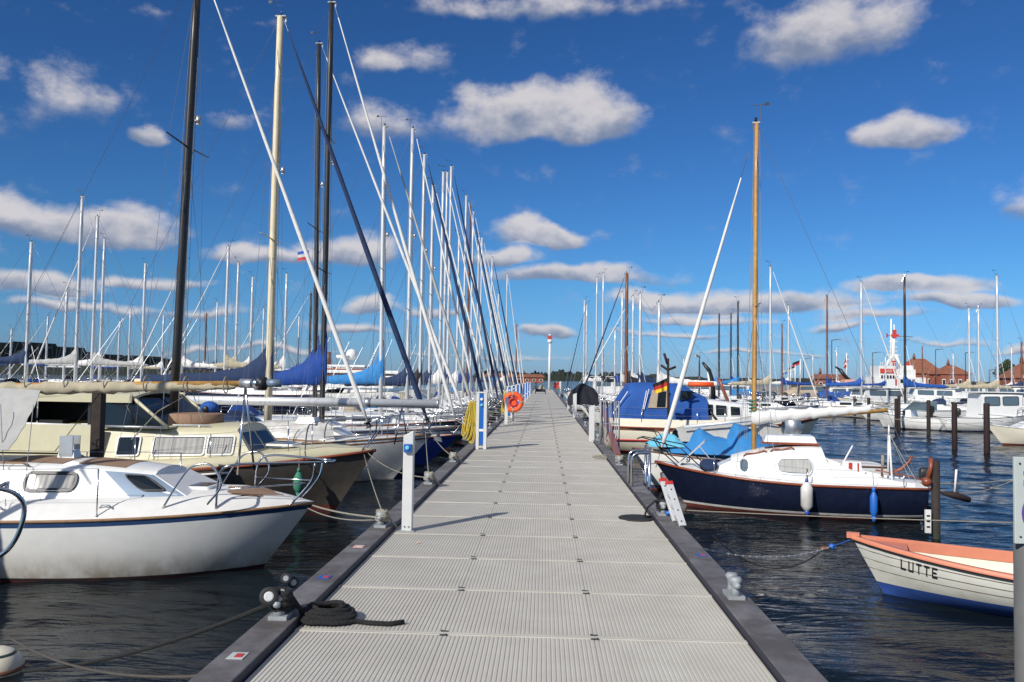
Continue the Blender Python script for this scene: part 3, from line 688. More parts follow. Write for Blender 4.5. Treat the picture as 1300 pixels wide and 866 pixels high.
# ------------------------------------------------------------------ a cruising yacht, used for the rows
def yacht(label, Y, bowx, d, L_, mpx, mpy, hullc='white', cover='royal_cloth', mastc='alu_mast', stay='white_cloth', mr=.075, group=None, B=None, fb=None,
          detail=2, spreaders=(.5,), boot='stripe_blue', bottom='antifoul', band='stripe_blue', hood=None, cabc='white', frac=1.0, heading=0.0, jib_r=.05, hump=.8, name='sailing_yacht', bpx=None, seed=0, backm=True, toplen=True, boomz=None):
    top = W(mpx, mpy, Y); rnd = random.Random(seed*13+int(Y*7))
    B = B or L_*.33; fb = fb or .62+.035*L_
    cx = bowx - d*L_/2; rz = (0 if d > 0 else math.pi) + heading
    t = thing(name, label, 'sailing boat', (cx, Y, 0), rz, group)
    mtx = (top.x-cx)*d; mx = mtx if bpx is None else (W(bpx[0], bpx[1], Y).x-cx)*d; ln = mtx-mx
    H = Hull(L_, B, fb, fb*1.28, fb*1.02, rake=L_*.11, stern=rnd.uniform(.62,.78))
    H.build(t, hullc, boot, bottom, band)
    H.deck(t, 'deck_white'); H.rail(t, rnd.choice(['grey_metal','teak','stripe_blue','mahogany']))
    cb = Cabin(max(mx-2.6, -L_*.2), mx+1.0, B*.30, B*.20, H.sheer(.5)-.02, .42, .26, slope=.55, z1=H.sheer(.7)+.02)
    co = cb.build(t, cabc)
    for s in (1,-1):
        if detail > 1 or s == -1: cb.window(co, s, .12, .42, .35, .75, 'black'); cb.window(co, s, .50, .72, .35, .75, 'black')
    zc = cb.top(mx).z - .02 if cb.x0 < mx < cb.x1-cb.slope else H.fb
    mast(t, mx, zc, top.z, mr, mastc, spreaders, sp_len=B*.26, lean=ln, lightat=.62 if detail > 1 else None)
    rigging(t, H, mx, zc, top.z, 0, lean=ln, spreaders=spreaders, sp_len=B*.26, r=.005 if Y < 30 else .007, frac=frac, halyards=detail > 1, m='wire', back_split=True)
    furled(t, (L_/2-.12,0,H.fbb+.32), vl((L_/2-.12,0,H.fbb), (mx+ln+.08,0,zc+(top.z-zc)*frac), .965), jib_r, stay)
    bl = min(L_*.36, mx+L_/2-.3)
    bz = zc+.85 if boomz is None else boomz
    boom_cover(t, mx, bz, bl, cover, hump=hump, seed=seed, boomcol=mastc if mastc != 'wood_mast' else 'alu_mast')
    pulpit(t, H, h=.58)
    lifelines(t, H, -L_/2+.9, L_/2-1.5, 5)
    pushpit(t, H)
    if hood: sprayhood(t, cb.x0-.15, cb.top(cb.x0+.2).z-.12, B*.26, .8, .5, hood)
    if detail > 1: hatch(t, cb.top(mx+.45)); anchor_roller(t, H)
    for s in (1,-1): c = MB(); c.shell([[(-L_/2+.5, s*B*.27, fb-.02),(-L_/2+.5, s*B*.25, fb+.24)],[(cb.x0+.05, s*B*.30, fb-.02),(cb.x0+.05, s*B*.28, fb+.26)]], .04*s, 'deck_white', False); c.build('cockpit_coaming', t)
    return t, H, mx
mat('green_rope', (.04,.20,.13), .7, var=.2, scale=40)
# ------------------------------------------------------------------ left side of the jetty, near boats
def boat_white_near():
    bow = G(350,727,0); Yc = 12.0; tip = W(400,650,Yc); L_ = 8.2
    t = thing('sailing_boat', 'white sailing boat with a navy stripe and grimy waterline, nearest along the left side', 'sailing boat', (tip.x-L_/2, Yc, 0), R(-1.0))
    H = Hull(L_, 2.8, .82, .97, .82, rake=.75, stern=.8, full=2.9, flare=.1, draft=.5, curve=.25)
    H.build(t, 'old_white', 'antifoul_dark', 'antifoul', 'stripe_blue', zb=.03, zc=.07, sb=.035, sc=.06)
    H.rail(t, 'teak', .022, name='toe_rail', dz=-.012)
    # moulded deck that rises inboard from the sheer
    d = MB(); rows = []
    for i in range(21):
        tt = i/20; z = H.sheer(tt); hb = H.pt(tt, z, 1).y; up = min(1, hb/.8)
        prof = [(-1,0),(-.97,.03),(-.80,.17),(-.74,.20),(-.4,.235),(0,.25),(.4,.235),(.74,.20),(.80,.17),(.97,.03),(1,0)]
        rows.append([(H.pt(tt,z,1).x-.0, p*hb, z+q*up) for p,q in prof])
    d.grid(rows, 'deck_white'); dk = d.build('deck', t)
    cb = Cabin(-2.9, 2.55, 1.0, .64, .95, .46, .30, z1=1.08, hp=4.0, slope=.60, aslope=.1, inset=.16, camber=.07)
    co = cb.build(t, 'white')
    cb.window(co, -1, .615, .745, .32, .76, 'black', 'clear_glass', r=.4, fw=.036, curtain='curtain')
    cb.window(co, -1, .34, .48, .30, .78, 'black', 'clear_glass', r=.4, fw=.03, curtain='grey_cloth')
    cb.window(co, 1, .47, .60, .34, .74, 'black', 'clear_glass', r=.4, fw=.03)
    # grey moulded front of the cabin with its small dark window
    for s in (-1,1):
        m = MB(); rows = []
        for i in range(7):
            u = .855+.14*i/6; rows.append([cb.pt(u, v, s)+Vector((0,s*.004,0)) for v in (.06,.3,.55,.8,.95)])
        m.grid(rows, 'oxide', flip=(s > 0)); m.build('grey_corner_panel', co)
        cb.window(co, s, .90, .965, .30, .80, 'black', 'glass', r=.3, fw=.02, raw=True)
    for (x0,x1,w) in ((-.2,.62,.48),(.8,1.5,.42)):
        m = MB(); P = [(x0,-w),(x1,-w*.9),(x1+.05,-w*.4),(x1+.05,w*.4),(x1,w*.9),(x0,w)]; 
        rows = [[tuple(cb.top(lerp(x0,x1,a/6), yy*w*1.0) + Vector((0,0,.006))) for yy in (-1,-.6,-.2,.2,.6,1)] for a in range(7)]
        m.grid(rows, 'antislip', flip=True); m.build('antislip_pad', co)
    m = MB()
    for s in (-1,):
        rows = []
        for a in range(8):
            x = lerp(2.85, 3.65, a/7); tt = (x+L_/2)/L_; hb = H.half(tt); z = H.sheer(tt); k = math.sin(math.pi*(a+.25)/7.5)**.5 if a < 7 else .3
            rows.append([(x, yy*hb*.66*k, z+.255*min(1,hb/.8)-.03*abs(yy)+.006) for yy in (-1,-.5,0,.5,1)])
        m.grid(rows, 'antislip', flip=True)
    m.build('antislip_pad', t)
    pulpit(t, H, back=1.15, h=.62, r=.017)
    for s in (-1,1):
        o = MB()
        a = H.edge(2.3, s, .12); b = H.edge(1.95, s, .12)
        o.tube(cr([a+Vector((0,0,.08)), a+Vector((.22,0,.45)), a+Vector((.40,0,.66)), a+Vector((.66,0,.68)), a+Vector((.80,0,.42)), a+Vector((.62,0,.16))]), .015, 'steel', 7); o.build('pulpit_hoop', t)
    lifelines(t, H, -3.4, 1.55, 4, h=.66)
    for s in (-1,1): o = MB(); o.tube([cb.pt(.3,.98,s)+Vector((0,0,.02)), cb.pt(.32,.98,s)+Vector((0,0,.06)), cb.pt(.62,.98,s)+Vector((0,0,.06)), cb.pt(.64,.98,s)+Vector((0,0,.02))], .016, 'teak', 6); o.build('grab_rail', t)
    o = MB(); o.box((.42,0,cb.top(.42).z+.06), (.26,.2,.12), 'grey_metal', taper=.8)
    for s in (-1,1): o.box((.42,s*.09,cb.top(.42).z+.17), (.2,.02,.3), 'grey_metal')
    o.build('mast_step', t)
    # shrouds slackly hung and cleats
    for (x0,y0,z0,x1,y1,z1) in ((-1.6,-1.15,1.0,-1.9,-.1,2.35),(.3,-1.2,1.0,-.6,-.1,2.3),(.5,-1.15,1.02,-.1,-.1,2.3),(-2.2,-1.2,1,-1.4,-.1,2.3)): o = MB(); o.tube(sag((x0,y0,z0),(x1,y1,z1),.04), .006, 'wire', 5); o.build('slack_shroud', t)
    hatch(t, Vector((2.4,0,1.14)), .5, .5)
    for x in (-2.5,-1.2,.2,1.6): o = MB(); e = H.edge(x,-1,.16); o.tube([e+Vector((-.09,0,.12)),e+Vector((-.05,0,.16)),e+Vector((.05,0,.16)),e+Vector((.09,0,.12))], .011, 'steel', 6); o.build('deck_eye', t)
    return t, H
WB, WBH = boat_white_near()
# lowered boom carrying a loosely furled cream sail, laid along the white boat
def lowered_boom():
    Yb = 12.5; a = W(328,487,Yb); b = W(-60,491,Yb); L_ = (a-b).length
    t = thing('lowered_boom', 'lowered wooden boom with loosely furled cream sail lying above the nearest white boat', 'boom', a, math.atan2(0,-1))
    o = MB(); o.tube([(0,0,0),(L_,0,(b.z-a.z))], .05, 'wood_mast', 10); o.build('spar', t)
    c = MB(); rnd = random.Random(4); n = 46; rows = []
    for i in range(n+1):
        q = i/n; x = .35 + (L_-.4)*q; k = (.045+.048*min(1,q*2.2))*(1+.10*math.sin(i*1.9)+.08*math.sin(i*.7)); zc = (b.z-a.z)*q - .02
        rows.append([(x+rnd.uniform(-.02,.02), math.cos(2*math.pi*j/12)*k*.9+rnd.uniform(-.008,.008), zc-.02+math.sin(2*math.pi*j/12)*k+rnd.uniform(-.012,.012)) for j in range(12)])
    c.grid(rows, 'beige_cloth', closed=True, flip=True); c.add(rows[0], [tuple(range(12))], 'beige_cloth'); c.build('furled_sail', t)
    l = MB()
    for i in range(9):
        x = .5+i*.62; l.tube([(x,math.cos(2*math.pi*j/12)*.112,math.sin(2*math.pi*j/12)*.125-.03) for j in range(12)], .010, 'rope', 5, closed=True)
    for i in range(7):
        x = .6+i*.75; l.tube(sag((x,-.14,.02),(x+.7,-.14,-.05),.12), .008, 'rope' if i % 2 else 'dark_rope', 5)
    l.tube([(.9,-.1,-.05),(1.6,-.12,-.45),(2.0,-.1,-.9)], .008, 'rope', 5); l.tube([(1.1,-.1,-.05),(.9,-.12,-.6)], .007, 'rope', 5); l.tube([(2.4,-.12,0),(3.2,-.1,-1.1)], .006, 'dark_rope', 5)
    l.build('sail_tie', t)
    g = MB(); g.tube([(-.02,0,0),(.28,0,0)], .07, 'grey_metal', 12); g.tube([(-.12,0,0),(0,0,0)], .10, 'black', 12); g.tube([(-.35,0,.01),(-.12,0,.01)], .06, 'oxide', 12); g.tube([(.02,-.09,0),(.02,.09,0)], .085, 'steel', 12)
    g.build('gooseneck', t)
    # crutch down to the deck
    c = MB(); c.tube([(.2,0,-.05),(.15,.35,-1.35)], .018, 'steel', 6); c.tube([(.2,0,-.05),(.15,-.35,-1.35)], .018, 'steel', 6); c.build('crutch', t)
    # grey boom tent hanging over the cockpit
    e = thing('boom_tent', 'pale grey canvas tent hung over the cockpit of the nearest white boat', 'tent', (0,0,0))
    m = MB(); A = [W(-120,486,12.4), W(52,496,12.4)]; B_ = [W(-120,575,11.4), W(10,572,11.3)]; C_ = [W(-120,560,13.4), W(20,545,13.4)]
    rnd = random.Random(3)
    def pan(P, Q):
        return [[vl(vl(P[0],P[1],i/8), vl(Q[0],Q[1],i/8), j/8) + Vector((0,rnd.uniform(-.02,.02),-.10*math.sin(math.pi*j/8))) for j in range(9)] for i in range(9)]
    m.shell(pan(A,B_), .01, 'grey_cloth'); m.build('near_panel', e)
    m = MB(); m.shell(pan(A,C_)[::-1], .01, 'grey_cloth'); m.build('far_panel', e)
lowered_boom()
def left_pile():
    p = W(123,575,14.0); z = W(123,487,14.0).z; t = MB(); t.box((p.x,14.0,(z-3)/2), (.17,.17,z+3), 'pile_wood'); o = t.build('mooring_pile', bevel=.01)
    tag(o, 'square dark timber mooring pile standing between the two nearest left boats', 'mooring pile')
left_pile()
# ------------------------------------------------------------------ cream motor sailer
def cream_cruiser():
    Yc = 17.3; tip = W(478,574,Yc-.1); L_ = 9.4
    t = thing('motor_sailer', 'cream cabin cruiser with dark hull, curtained windows and a tall black mast', 'cabin cruiser', (tip.x-L_/2, Yc, 0), R(-2))
    H = Hull(L_, 3.1, .86, 1.28, .9, rake=.85, stern=.85, full=2.1, flare=.8, draft=.5)
    H.build(t, 'dark_hull', 'antifoul', 'antifoul', 'dark_hull', sb=.03, sc=.03)
    H.rail(t, 'mahogany', .035, name='rubbing_strake', dz=-.02)
    # cream bulwark and deck
    b = MB()
    for s in (1,-1):
        rows = []
        for i in range(21):
            tt = i/20; z = H.sheer(tt); p = H.pt(tt, z, s); hb = abs(p.y); k = min(1,hb/.5)
            rows.append([p+Vector((0,0,.01)), p+Vector((.0,0,.17*k)), p+Vector((0,-s*min(.09,hb*.4),.18*k)), Vector((p.x, s*hb*.4, z+.20*k)), Vector((p.x,0,z+.22*k))])
        b.grid(rows, 'ivory', flip=(s > 0))
    b.build('deck', t)
    # white spray rail on the hull flank
    for s in (1,-1):
        sr = MB(); P = []
        for i in range(13):
            tt = .28+.44*i/12; p = H.pt(tt, H.sheer(tt)-.13, s); p.y += s*.02; P.append(p)
        sr.tube(P, .035, 'white', 6, flat=.7); sr.build('spray_rail', t)
    cb = Cabin(-1.9, 2.45, 1.28, .92, 1.0, .66, .58, z1=1.12, slope=.42, aslope=.02, inset=.16, camber=.09)
    co = cb.build(t, 'ivory')
    for s in (-1,1):
        cb.window(co, s, .57, .805, .18, .72, 'white', 'glass', r=.08, fw=.035, curtain='curtain')
        cb.window(co, s, .825, .94, .18, .72, 'white', 'glass', r=.08, fw=.035, curtain='curtain', skew=0)
        cb.window(co, s, .40, .50, .18, .72, 'white', 'glass', r=.10, fw=.03)
        g = MB(); g.tube([cb.pt(.2,1,s)+Vector((0,-s*.12,.07)), cb.pt(.85,1,s)+Vector((0,-s*.12,.06))], .022, 'white', 6)
        for u in (.22,.4,.6,.8): g.tube([cb.pt(u,1,s)+Vector((0,-s*.12,0)), cb.pt(u,1,s)+Vector((0,-s*.12,.07))], .018, 'white', 6)
        g.build('grab_rail', co)
    # slanted front windows
    for (a,bb) in ((-.82,-.06),(.06,.82)):
        f = MB(); P = []
        for (yy,v) in ((a,.25),(bb,.25),(bb,.86),(a,.86)):
            p = cb.pt(1, v, 1); P.append(Vector((p.x+.012, yy*p.y, p.z)))
        f.add(P, [(0,1,2,3)], 'glass'); f.build('front_window', co)
    # wheelhouse: roof on posts, windscreen, dark open side
    wh = MB(); z0 = 1.74; z1 = 2.30; x0 = -3.5; x1 = .22
    rows = []
    for i in range(9):
        u = i/8; x = lerp(x0-.15, x1-.2, u); w = 1.18 - .12*abs(u-.4)
        rows.append([(x, w*k, z1 + .12*(1-k*k) + .03*math.sin(u*3)) for k in (-1,-.95,-.6,-.2,.2,.6,.95,1)])
    wh.shell(rows, .05, 'ivory')
    for s in (-1,1): wh.box(((x0+x1)/2-.15, s*1.13, z1-.02), (x1-x0-.1, .04, .17), 'ivory')
    who = wh.build('wheelhouse_roof', t)
    for s in (-1,1):
        w = MB(); a = Vector((x1+.55,s*1.12,z0-.02)); bq = Vector((x1-.22,s*1.06,z1)); c = Vector((x1-.85,s*1.14,z0-.02)); dq = Vector((x1-1.0,s*1.10,z1))
        w.tube([a,bq], .035, 'ivory', 6); w.tube([c,dq], .03, 'black', 6); w.tube([vl(a,c,.45), vl(bq,dq,.25)], .02, 'black', 6); w.tube([a,c], .03, 'grey_metal', 6); w.tube([bq,dq], .035, 'black', 6); wf = w.build('side_window', t)
        g = MB(); g.add([a,bq,dq,c], [(0,1,2,3)], 'glass'); g.build('pane', wf)
        g = MB(); a2 = Vector((x0+.25,s*1.16,z0+.02)); g.tube([c,a2], .03, 'white', 6); g.tube([dq+Vector((0,0,-.08)), Vector((x0-.05,s*1.12,z1-.08))], .03, 'white', 6)
        g.tube([Vector((x0+1.1,s*1.14,z0)), Vector((x0+.75,s*1.12,z1-.05))], .018, 'white', 6); g.tube([a2, Vector((x0-.25,s*1.12,z1-.05))], .02, 'white', 6); g.build('cockpit_frame', t)
        g = MB(); rows = [[(x0-.9,s*1.2,1.0),(x0-.9,s*1.2,1.3)],[(x0+.2,s*1.24,1.0),(x0+.2,s*1.22,z0)],[(-.55,s*1.30,1.0),(-.55,s*1.24,z0)]]
        g.shell(rows, .03*s, 'ivory', False); g.build('cockpit_side', t)
    w = MB(); P = [(x1+.55,-1.1,z0-.02),(x1+.55,1.1,z0-.02),(x1-.22,1.04,z1),(x1-.22,-1.04,z1)]; w.add(P, [(0,1,2,3)], 'glass')
    wo = w.build('windscreen', t); w = MB(); w.tube([P[0],P[1]], .03, 'ivory', 6); w.tube([vl(P[0],P[1],.5), vl(P[3],P[2],.5)], .02, 'black', 6); w.build('frame', wo)
    s_ = MB(); s_.box((-.9,0,1.72), (.06,2.1,1.1), 'black'); s_.box((-2.1,1.08,1.72), (2.6,.05,1.1), 'black'); s_.box((-3.45,0,1.72), (.05,2.1,1.1), 'black'); s_.box((-2.2,.0,1.15), (2.4,2.1,.1), 'teak'); s_.box((-1.9,-.5,1.5), (.5,.5,.6), 'black'); s_.build('shaded_cockpit_interior', t)  # black panels added to stand for the shade inside the wheelhouse
    # brown round box and blue ball on the cabin roof
    o = thing('round_hatch_box', 'low round brown tub on the cream cabin roof beside the black mast', 'tub', W(249,533,17.2)); m = MB(); m.lathe([(.55,-.10),(.56,-.02),(.56,.13),(.5,.14)], 'antislip', 24); m.build('tub', o)
    o = thing('round_fender', 'blue ball fender with a black eye resting on the cream cabin roof', 'fender', W(266,518,17.6))
    m = MB(); m.ball((0,0,0), .20, 'tent_blue', 16, (1,.9,.75)); m.build('ball', o); m = MB(); m.lathe([(.075,0),(.05,.03)], 'black', 10, (-.02,-.165,-.02), Vector((0,-1,0))); m.build('eye', o)
    # mast, stepped on the cabin roof
    top = W(250,-42,17.2); base = W(217,535,17.2); loc = t.matrix_basis.inverted()
    Mx = Matrix.Translation(t.location) @ Matrix.Rotation(R(-2),4,'Z'); inv = Mx.inverted(); b_ = inv @ base; tp = inv @ top
    mast(t, b_.x, cb.top(b_.x).z-.02, tp.z, .085, 'black_mast', (.60,), 0.98, lean=tp.x-b_.x, lightat=.66, sweep=.0)
    rigging(t, H, b_.x, 1.7, tp.z, 0, lean=tp.x-b_.x, spreaders=(.60,), sp_len=.78, back_split=False)
    furled(t, (L_/2-.15,0,1.75), vl((L_/2-.15,0,1.6), (tp.x+.1,0,tp.z), .96), .045, 'white_cloth')
    pulpit(t, H, back=1.3, h=.72, r=.015); lifelines(t, H, .3, L_/2-1.6, 3, h=.65)
    a = MB(); z = 1.62; P = rrect(-.8,.8,-.34,.34,.28)          # upturned white and teak tender on the foredeck
    hatch(t, Vector((2.75,0,1.33)), .6, .6)
    e = H.edge(3.35, -1, -.12); wp = Mx @ e; fender('fender', 'small dark green fender hanging near the bow of the cream cabin cruiser', (wp.x, wp.y, e.z-.45), 'green_rope', .10, .36, 'green_rope', top=(wp.x, wp.y+.05, e.z+.25))
    return t, H
cream_cruiser()
def third_boat():
    Y = 22.0; tip = W(549,541,Y); L_ = 10.2; d = 1
    t, H, mx = yacht('white yacht with cream mast, navy sail cover and navy furled jib, third on the left', Y, tip.x, 1, L_, 356, 22, cover='navy_cloth', mastc='cream_mast', stay='navy_cloth', bpx=(341,500),
        mr=.10, fb=1.0, spreaders=(.45,), boot='white', band='brown_mast', hump=1.0, boomz=2.62, jib_r=.07, bottom='antifoul', seed=3)
    # a white spar lying along her from the cabin to the pulpit
    a = W(140,506,21.0); b = W(555,513,21.0); s = MB(); s.tube([a,b], .085, 'alu_mast', 12, flat=1.3); 
    s.tube([vl(a,b,.78), vl(a,b,.80)], .09, 'grey_metal', 12, flat=1.35); s.tube([b, b+(b-a).normalized()*.04], .095, 'grey_metal', 12, flat=1.3)
    o = s.build('lowered_mast'); tag(o, 'long white mast lying level along the deck of the third boat on the left', 'mast')
    c = thing('mast_crutch', 'steel trestle carrying the lowered white mast near the bow of the third boat', 'crutch', (b.x-.9, 21.0, 1.05)); m = None
    for s_ in (-1,1):
        m = MB(); m.tube([(0,0,b.z-1.17),(.12*s_,.3*s_,.05)], .02, 'steel', 6); m.build('leg', c)
    # small tender upside down on the cabin roof
    q = thing('upturned_tender', 'small white tender lying upside down in front of the cream mast', 'dinghy', W(375,548,21.3), R(-8))
    h = Hull(2.3,1.15,.34,.46,.36,rake=.2,draft=.12,stern=.8); bo = h.build(q, 'white', 'white', 'white', 'teak', zb=-.01, zc=.02, sb=.01, sc=.05); bo.rotation_euler = (R(180),0,0); bo.location = (0,0,.15)
    s_ = MB(); s_.box((.35,0,.30), (.55,.4,.16), 'white', taper=.75); s_.build('white_cushion', q)
third_boat()
# ------------------------------------------------------------------ the long left row
LEFT = [ # Y, bow px, bow py, mast px, mast py, hull, cover, mast, stay, L, label
 (25.4, 585,530, 421,4,  'royal','royal_cloth','black_mast','white_cloth', 'royal blue hull and a very tall black mast beyond the cream mast'),
 (29.0, 596,520, 405,56, 'white','royal_cloth','black_mast','white_cloth', 'white hull and the shorter of two tall black masts'),
 (32.5, 606,517, 488,161,'green_hull','sky_cloth','alu_mast','grey_cloth', 'dark green hull, silver mast and bright sky blue sail cover'),
 (36.0, 612,514, 524,164,'navy','navy_cloth','alu_mast','white_cloth', 'navy hull and tall white mast, first one beyond the blue service post'),
 (39.8, 619,511, 539,197,'white','black_cloth','alu_mast','navy_cloth', 'white hull, white mast and black covered sail'),
 (43.5, 626,509, 550,236,'white','navy_cloth','alu_mast','white_cloth', 'white hull and shorter white mast opposite the orange lifebuoy'),
 (47.2, 631,507, 563,219,'pale_cream','white_cloth','alu_mast','white_cloth', 'cream hull and white sail bag just past the orange lifebuoy'),
 (51.0, 635,506, 573,212,'white','navy_cloth','alu_mast','navy_cloth', 'white hull, tall white mast and navy furled jib'),
 (54.8, 639,505, 568,219,'white','sky_cloth','alu_mast','white_cloth', 'white hull and one of a close pair of white masts'),
 (58.6, 642,504, 583,300,'navy','white_cloth','alu_mast','navy_cloth', 'navy hull and a low slim mast between taller ones'),
 (62.5, 645,503, 592,249,'white','royal_cloth','alu_mast','white_cloth', 'white hull and royal blue covered boom far along the left row'),
 (66.5, 648,502, 597,261,'white','navy_cloth','brown_mast','navy_cloth', 'white hull and a brown mast among white ones'),
 (70.5, 650,501.5, 601,269,'pale_cream','royal_cloth','alu_mast','white_cloth', 'cream hull and royal blue sail cover far along the left row'),
 (75, 653,501, 608,302,'white','black_cloth','alu_mast','white_cloth', 'white hull and black sail cover far along the left row'),
 (80, 656,500, 612,302,'white','white_cloth','alu_mast','white_cloth', 'white hull and white sail bag, twin of the mast beside it'),
 (86, 659,499, 625,327,'navy','navy_cloth','alu_mast','navy_cloth', 'navy hull and dark jib near the end of the left row'),
 (92, 661,498.5, 633,373,'white','sky_cloth','alu_mast','white_cloth', 'white hull and short mast near the far end of the left row'),
 (99, 664,498, 644,348,'white','white_cloth','alu_mast','white_cloth', 'white hull and bare white boom, last but one of the left row'),
 (107, 667,497, 656,412,'white','navy_cloth','brown_mast','white_cloth', 'white hull and short brown mast, last of the left row'),
]
for i, (Y, bx, by, mpx, mpy, hc, cv, mc, st, lab) in enumerate(LEFT):
    bow = W(bx, by, Y).x; bow = min(bow, -2.1); mx = W(mpx, mpy, Y).x
    L_ = max(7.2, min(11.5, (bow-mx)/.40)) if Y < 80 else 9
    pre = 'sailing yacht with ' 
    yacht(pre+lab, Y, bow, 1, L_, mpx, mpy, hullc=hc, cover=cv, mastc=mc, stay=st, mr=.085 if Y < 40 else .09, detail=2 if Y < 45 else 1,
          spreaders=(.5,) if i % 3 else (.36,.68), hood=['navy_cloth','royal_cloth',None,'beige_cloth','sky_cloth'][i % 5], group='yachts moored bow-to along the left side of the jetty',
          fb=.82+.05*(i % 3), hump=1.25 if Y < 34 else .8, boomz=2.6 if Y < 34 else 2.5, jib_r=.055 if st != 'navy_cloth' else .08, bpx={421:(410,480),405:(401,480),488:(484,480)}.get(mpx), seed=i)
# ------------------------------------------------------------------ yachts on the next jetty, far left
FARL = [ # px, top py, Y, cover, mast, stay, tag
 (40,308,47,'navy_cloth','alu_mast','navy_cloth','leaning white mast and navy jib at the far left edge'),
 (85,365,66,'royal_cloth','alu_mast','white_cloth','short white mast and royal blue boom cover'),
 (105,250,50,'grey_cloth','alu_mast','white_cloth','tallest white mast of the far left cluster'),
 (124,275,54,'grey_cloth','alu_mast','white_cloth','slightly leaning white mast second from the tallest'),
 (133,304,58,'white_cloth','alu_mast','white_cloth','white mast with a pale sail hoisted at its foot'),
 (185,335,62,'white_cloth','alu_mast','grey_cloth','lone thin white mast left of the black mast'),
 (235,335,60,'white_cloth','alu_mast','white_cloth','white mast just behind the tall black mast'),
 (290,313,56,'beige_cloth','alu_mast','white_cloth','white mast and beige boom cover left of the cream mast'),
 (303,334,60,'beige_cloth','alu_mast','white_cloth','white mast close behind the beige covered one'),
 (321,352,64,'white_cloth','alu_mast','navy_cloth','thin white mast and dark jib left of the cream mast'),
 (364,348,62,'white_cloth','alu_mast','white_cloth','white mast seen between the cream and black masts'),
 (-30,290,50,'navy_cloth','alu_mast','navy_cloth','navy jib and mast beyond the left edge'),
 (395,372,66,'white_cloth','black_mast','white_cloth','thin dark mast just left of the tall black masts'),
]
FARL += [(px, py, Y, cv, mc, 'white_cloth', lab) for px, py, Y, cv, mc, lab in (
 (15,418,88,'navy_cloth','alu_mast','small mast low behind the leaning one at the far left'),(61,402,92,'white_cloth','alu_mast','small mast between the leaning one and the tall cluster'),
 (152,408,96,'royal_cloth','alu_mast','small mast right of the tall white cluster'),(166,392,90,'beige_cloth','alu_mast','small mast left of the lone thin one'),
 (208,400,94,'white_cloth','alu_mast','small mast left beside the tall black mast'),(262,398,90,'white_cloth','brown_mast','small brown mast right of the tall black mast'),
 (276,384,86,'navy_cloth','alu_mast','small mast just left of the white pair'),(335,392,92,'white_cloth','alu_mast','small mast just left of the cream mast'),(380,402,96,'royal_cloth','alu_mast','small mast between cream and black masts'))]
FARL.sort(key=lambda r: r[0])
for i, (px, py, Y, cv, mc, st, lab) in enumerate(FARL):
    mx = W(px, py, Y).x
    if i: Y = Y
    d = 1 if i % 3 else -1; L_ = 9.6+.5*(i % 4)
    yacht('distant sailing yacht with '+lab, Y, mx+d*L_*.42, d, L_, px, py, hullc=['white','pale_cream','white','navy'][i % 4], cover=cv, mastc=mc, stay=st if i % 3 == 0 else 'wire', jib_r=.05 if i % 3 == 0 else .016, mr=.095, detail=1,
          spreaders=(.5,), hood=['navy_cloth',None,'royal_cloth'][i % 3], group='yachts on the next jetty to the left', heading=R(-2+i % 5), seed=50+i, hump=.9, fb=1.45, boomz=3.35)
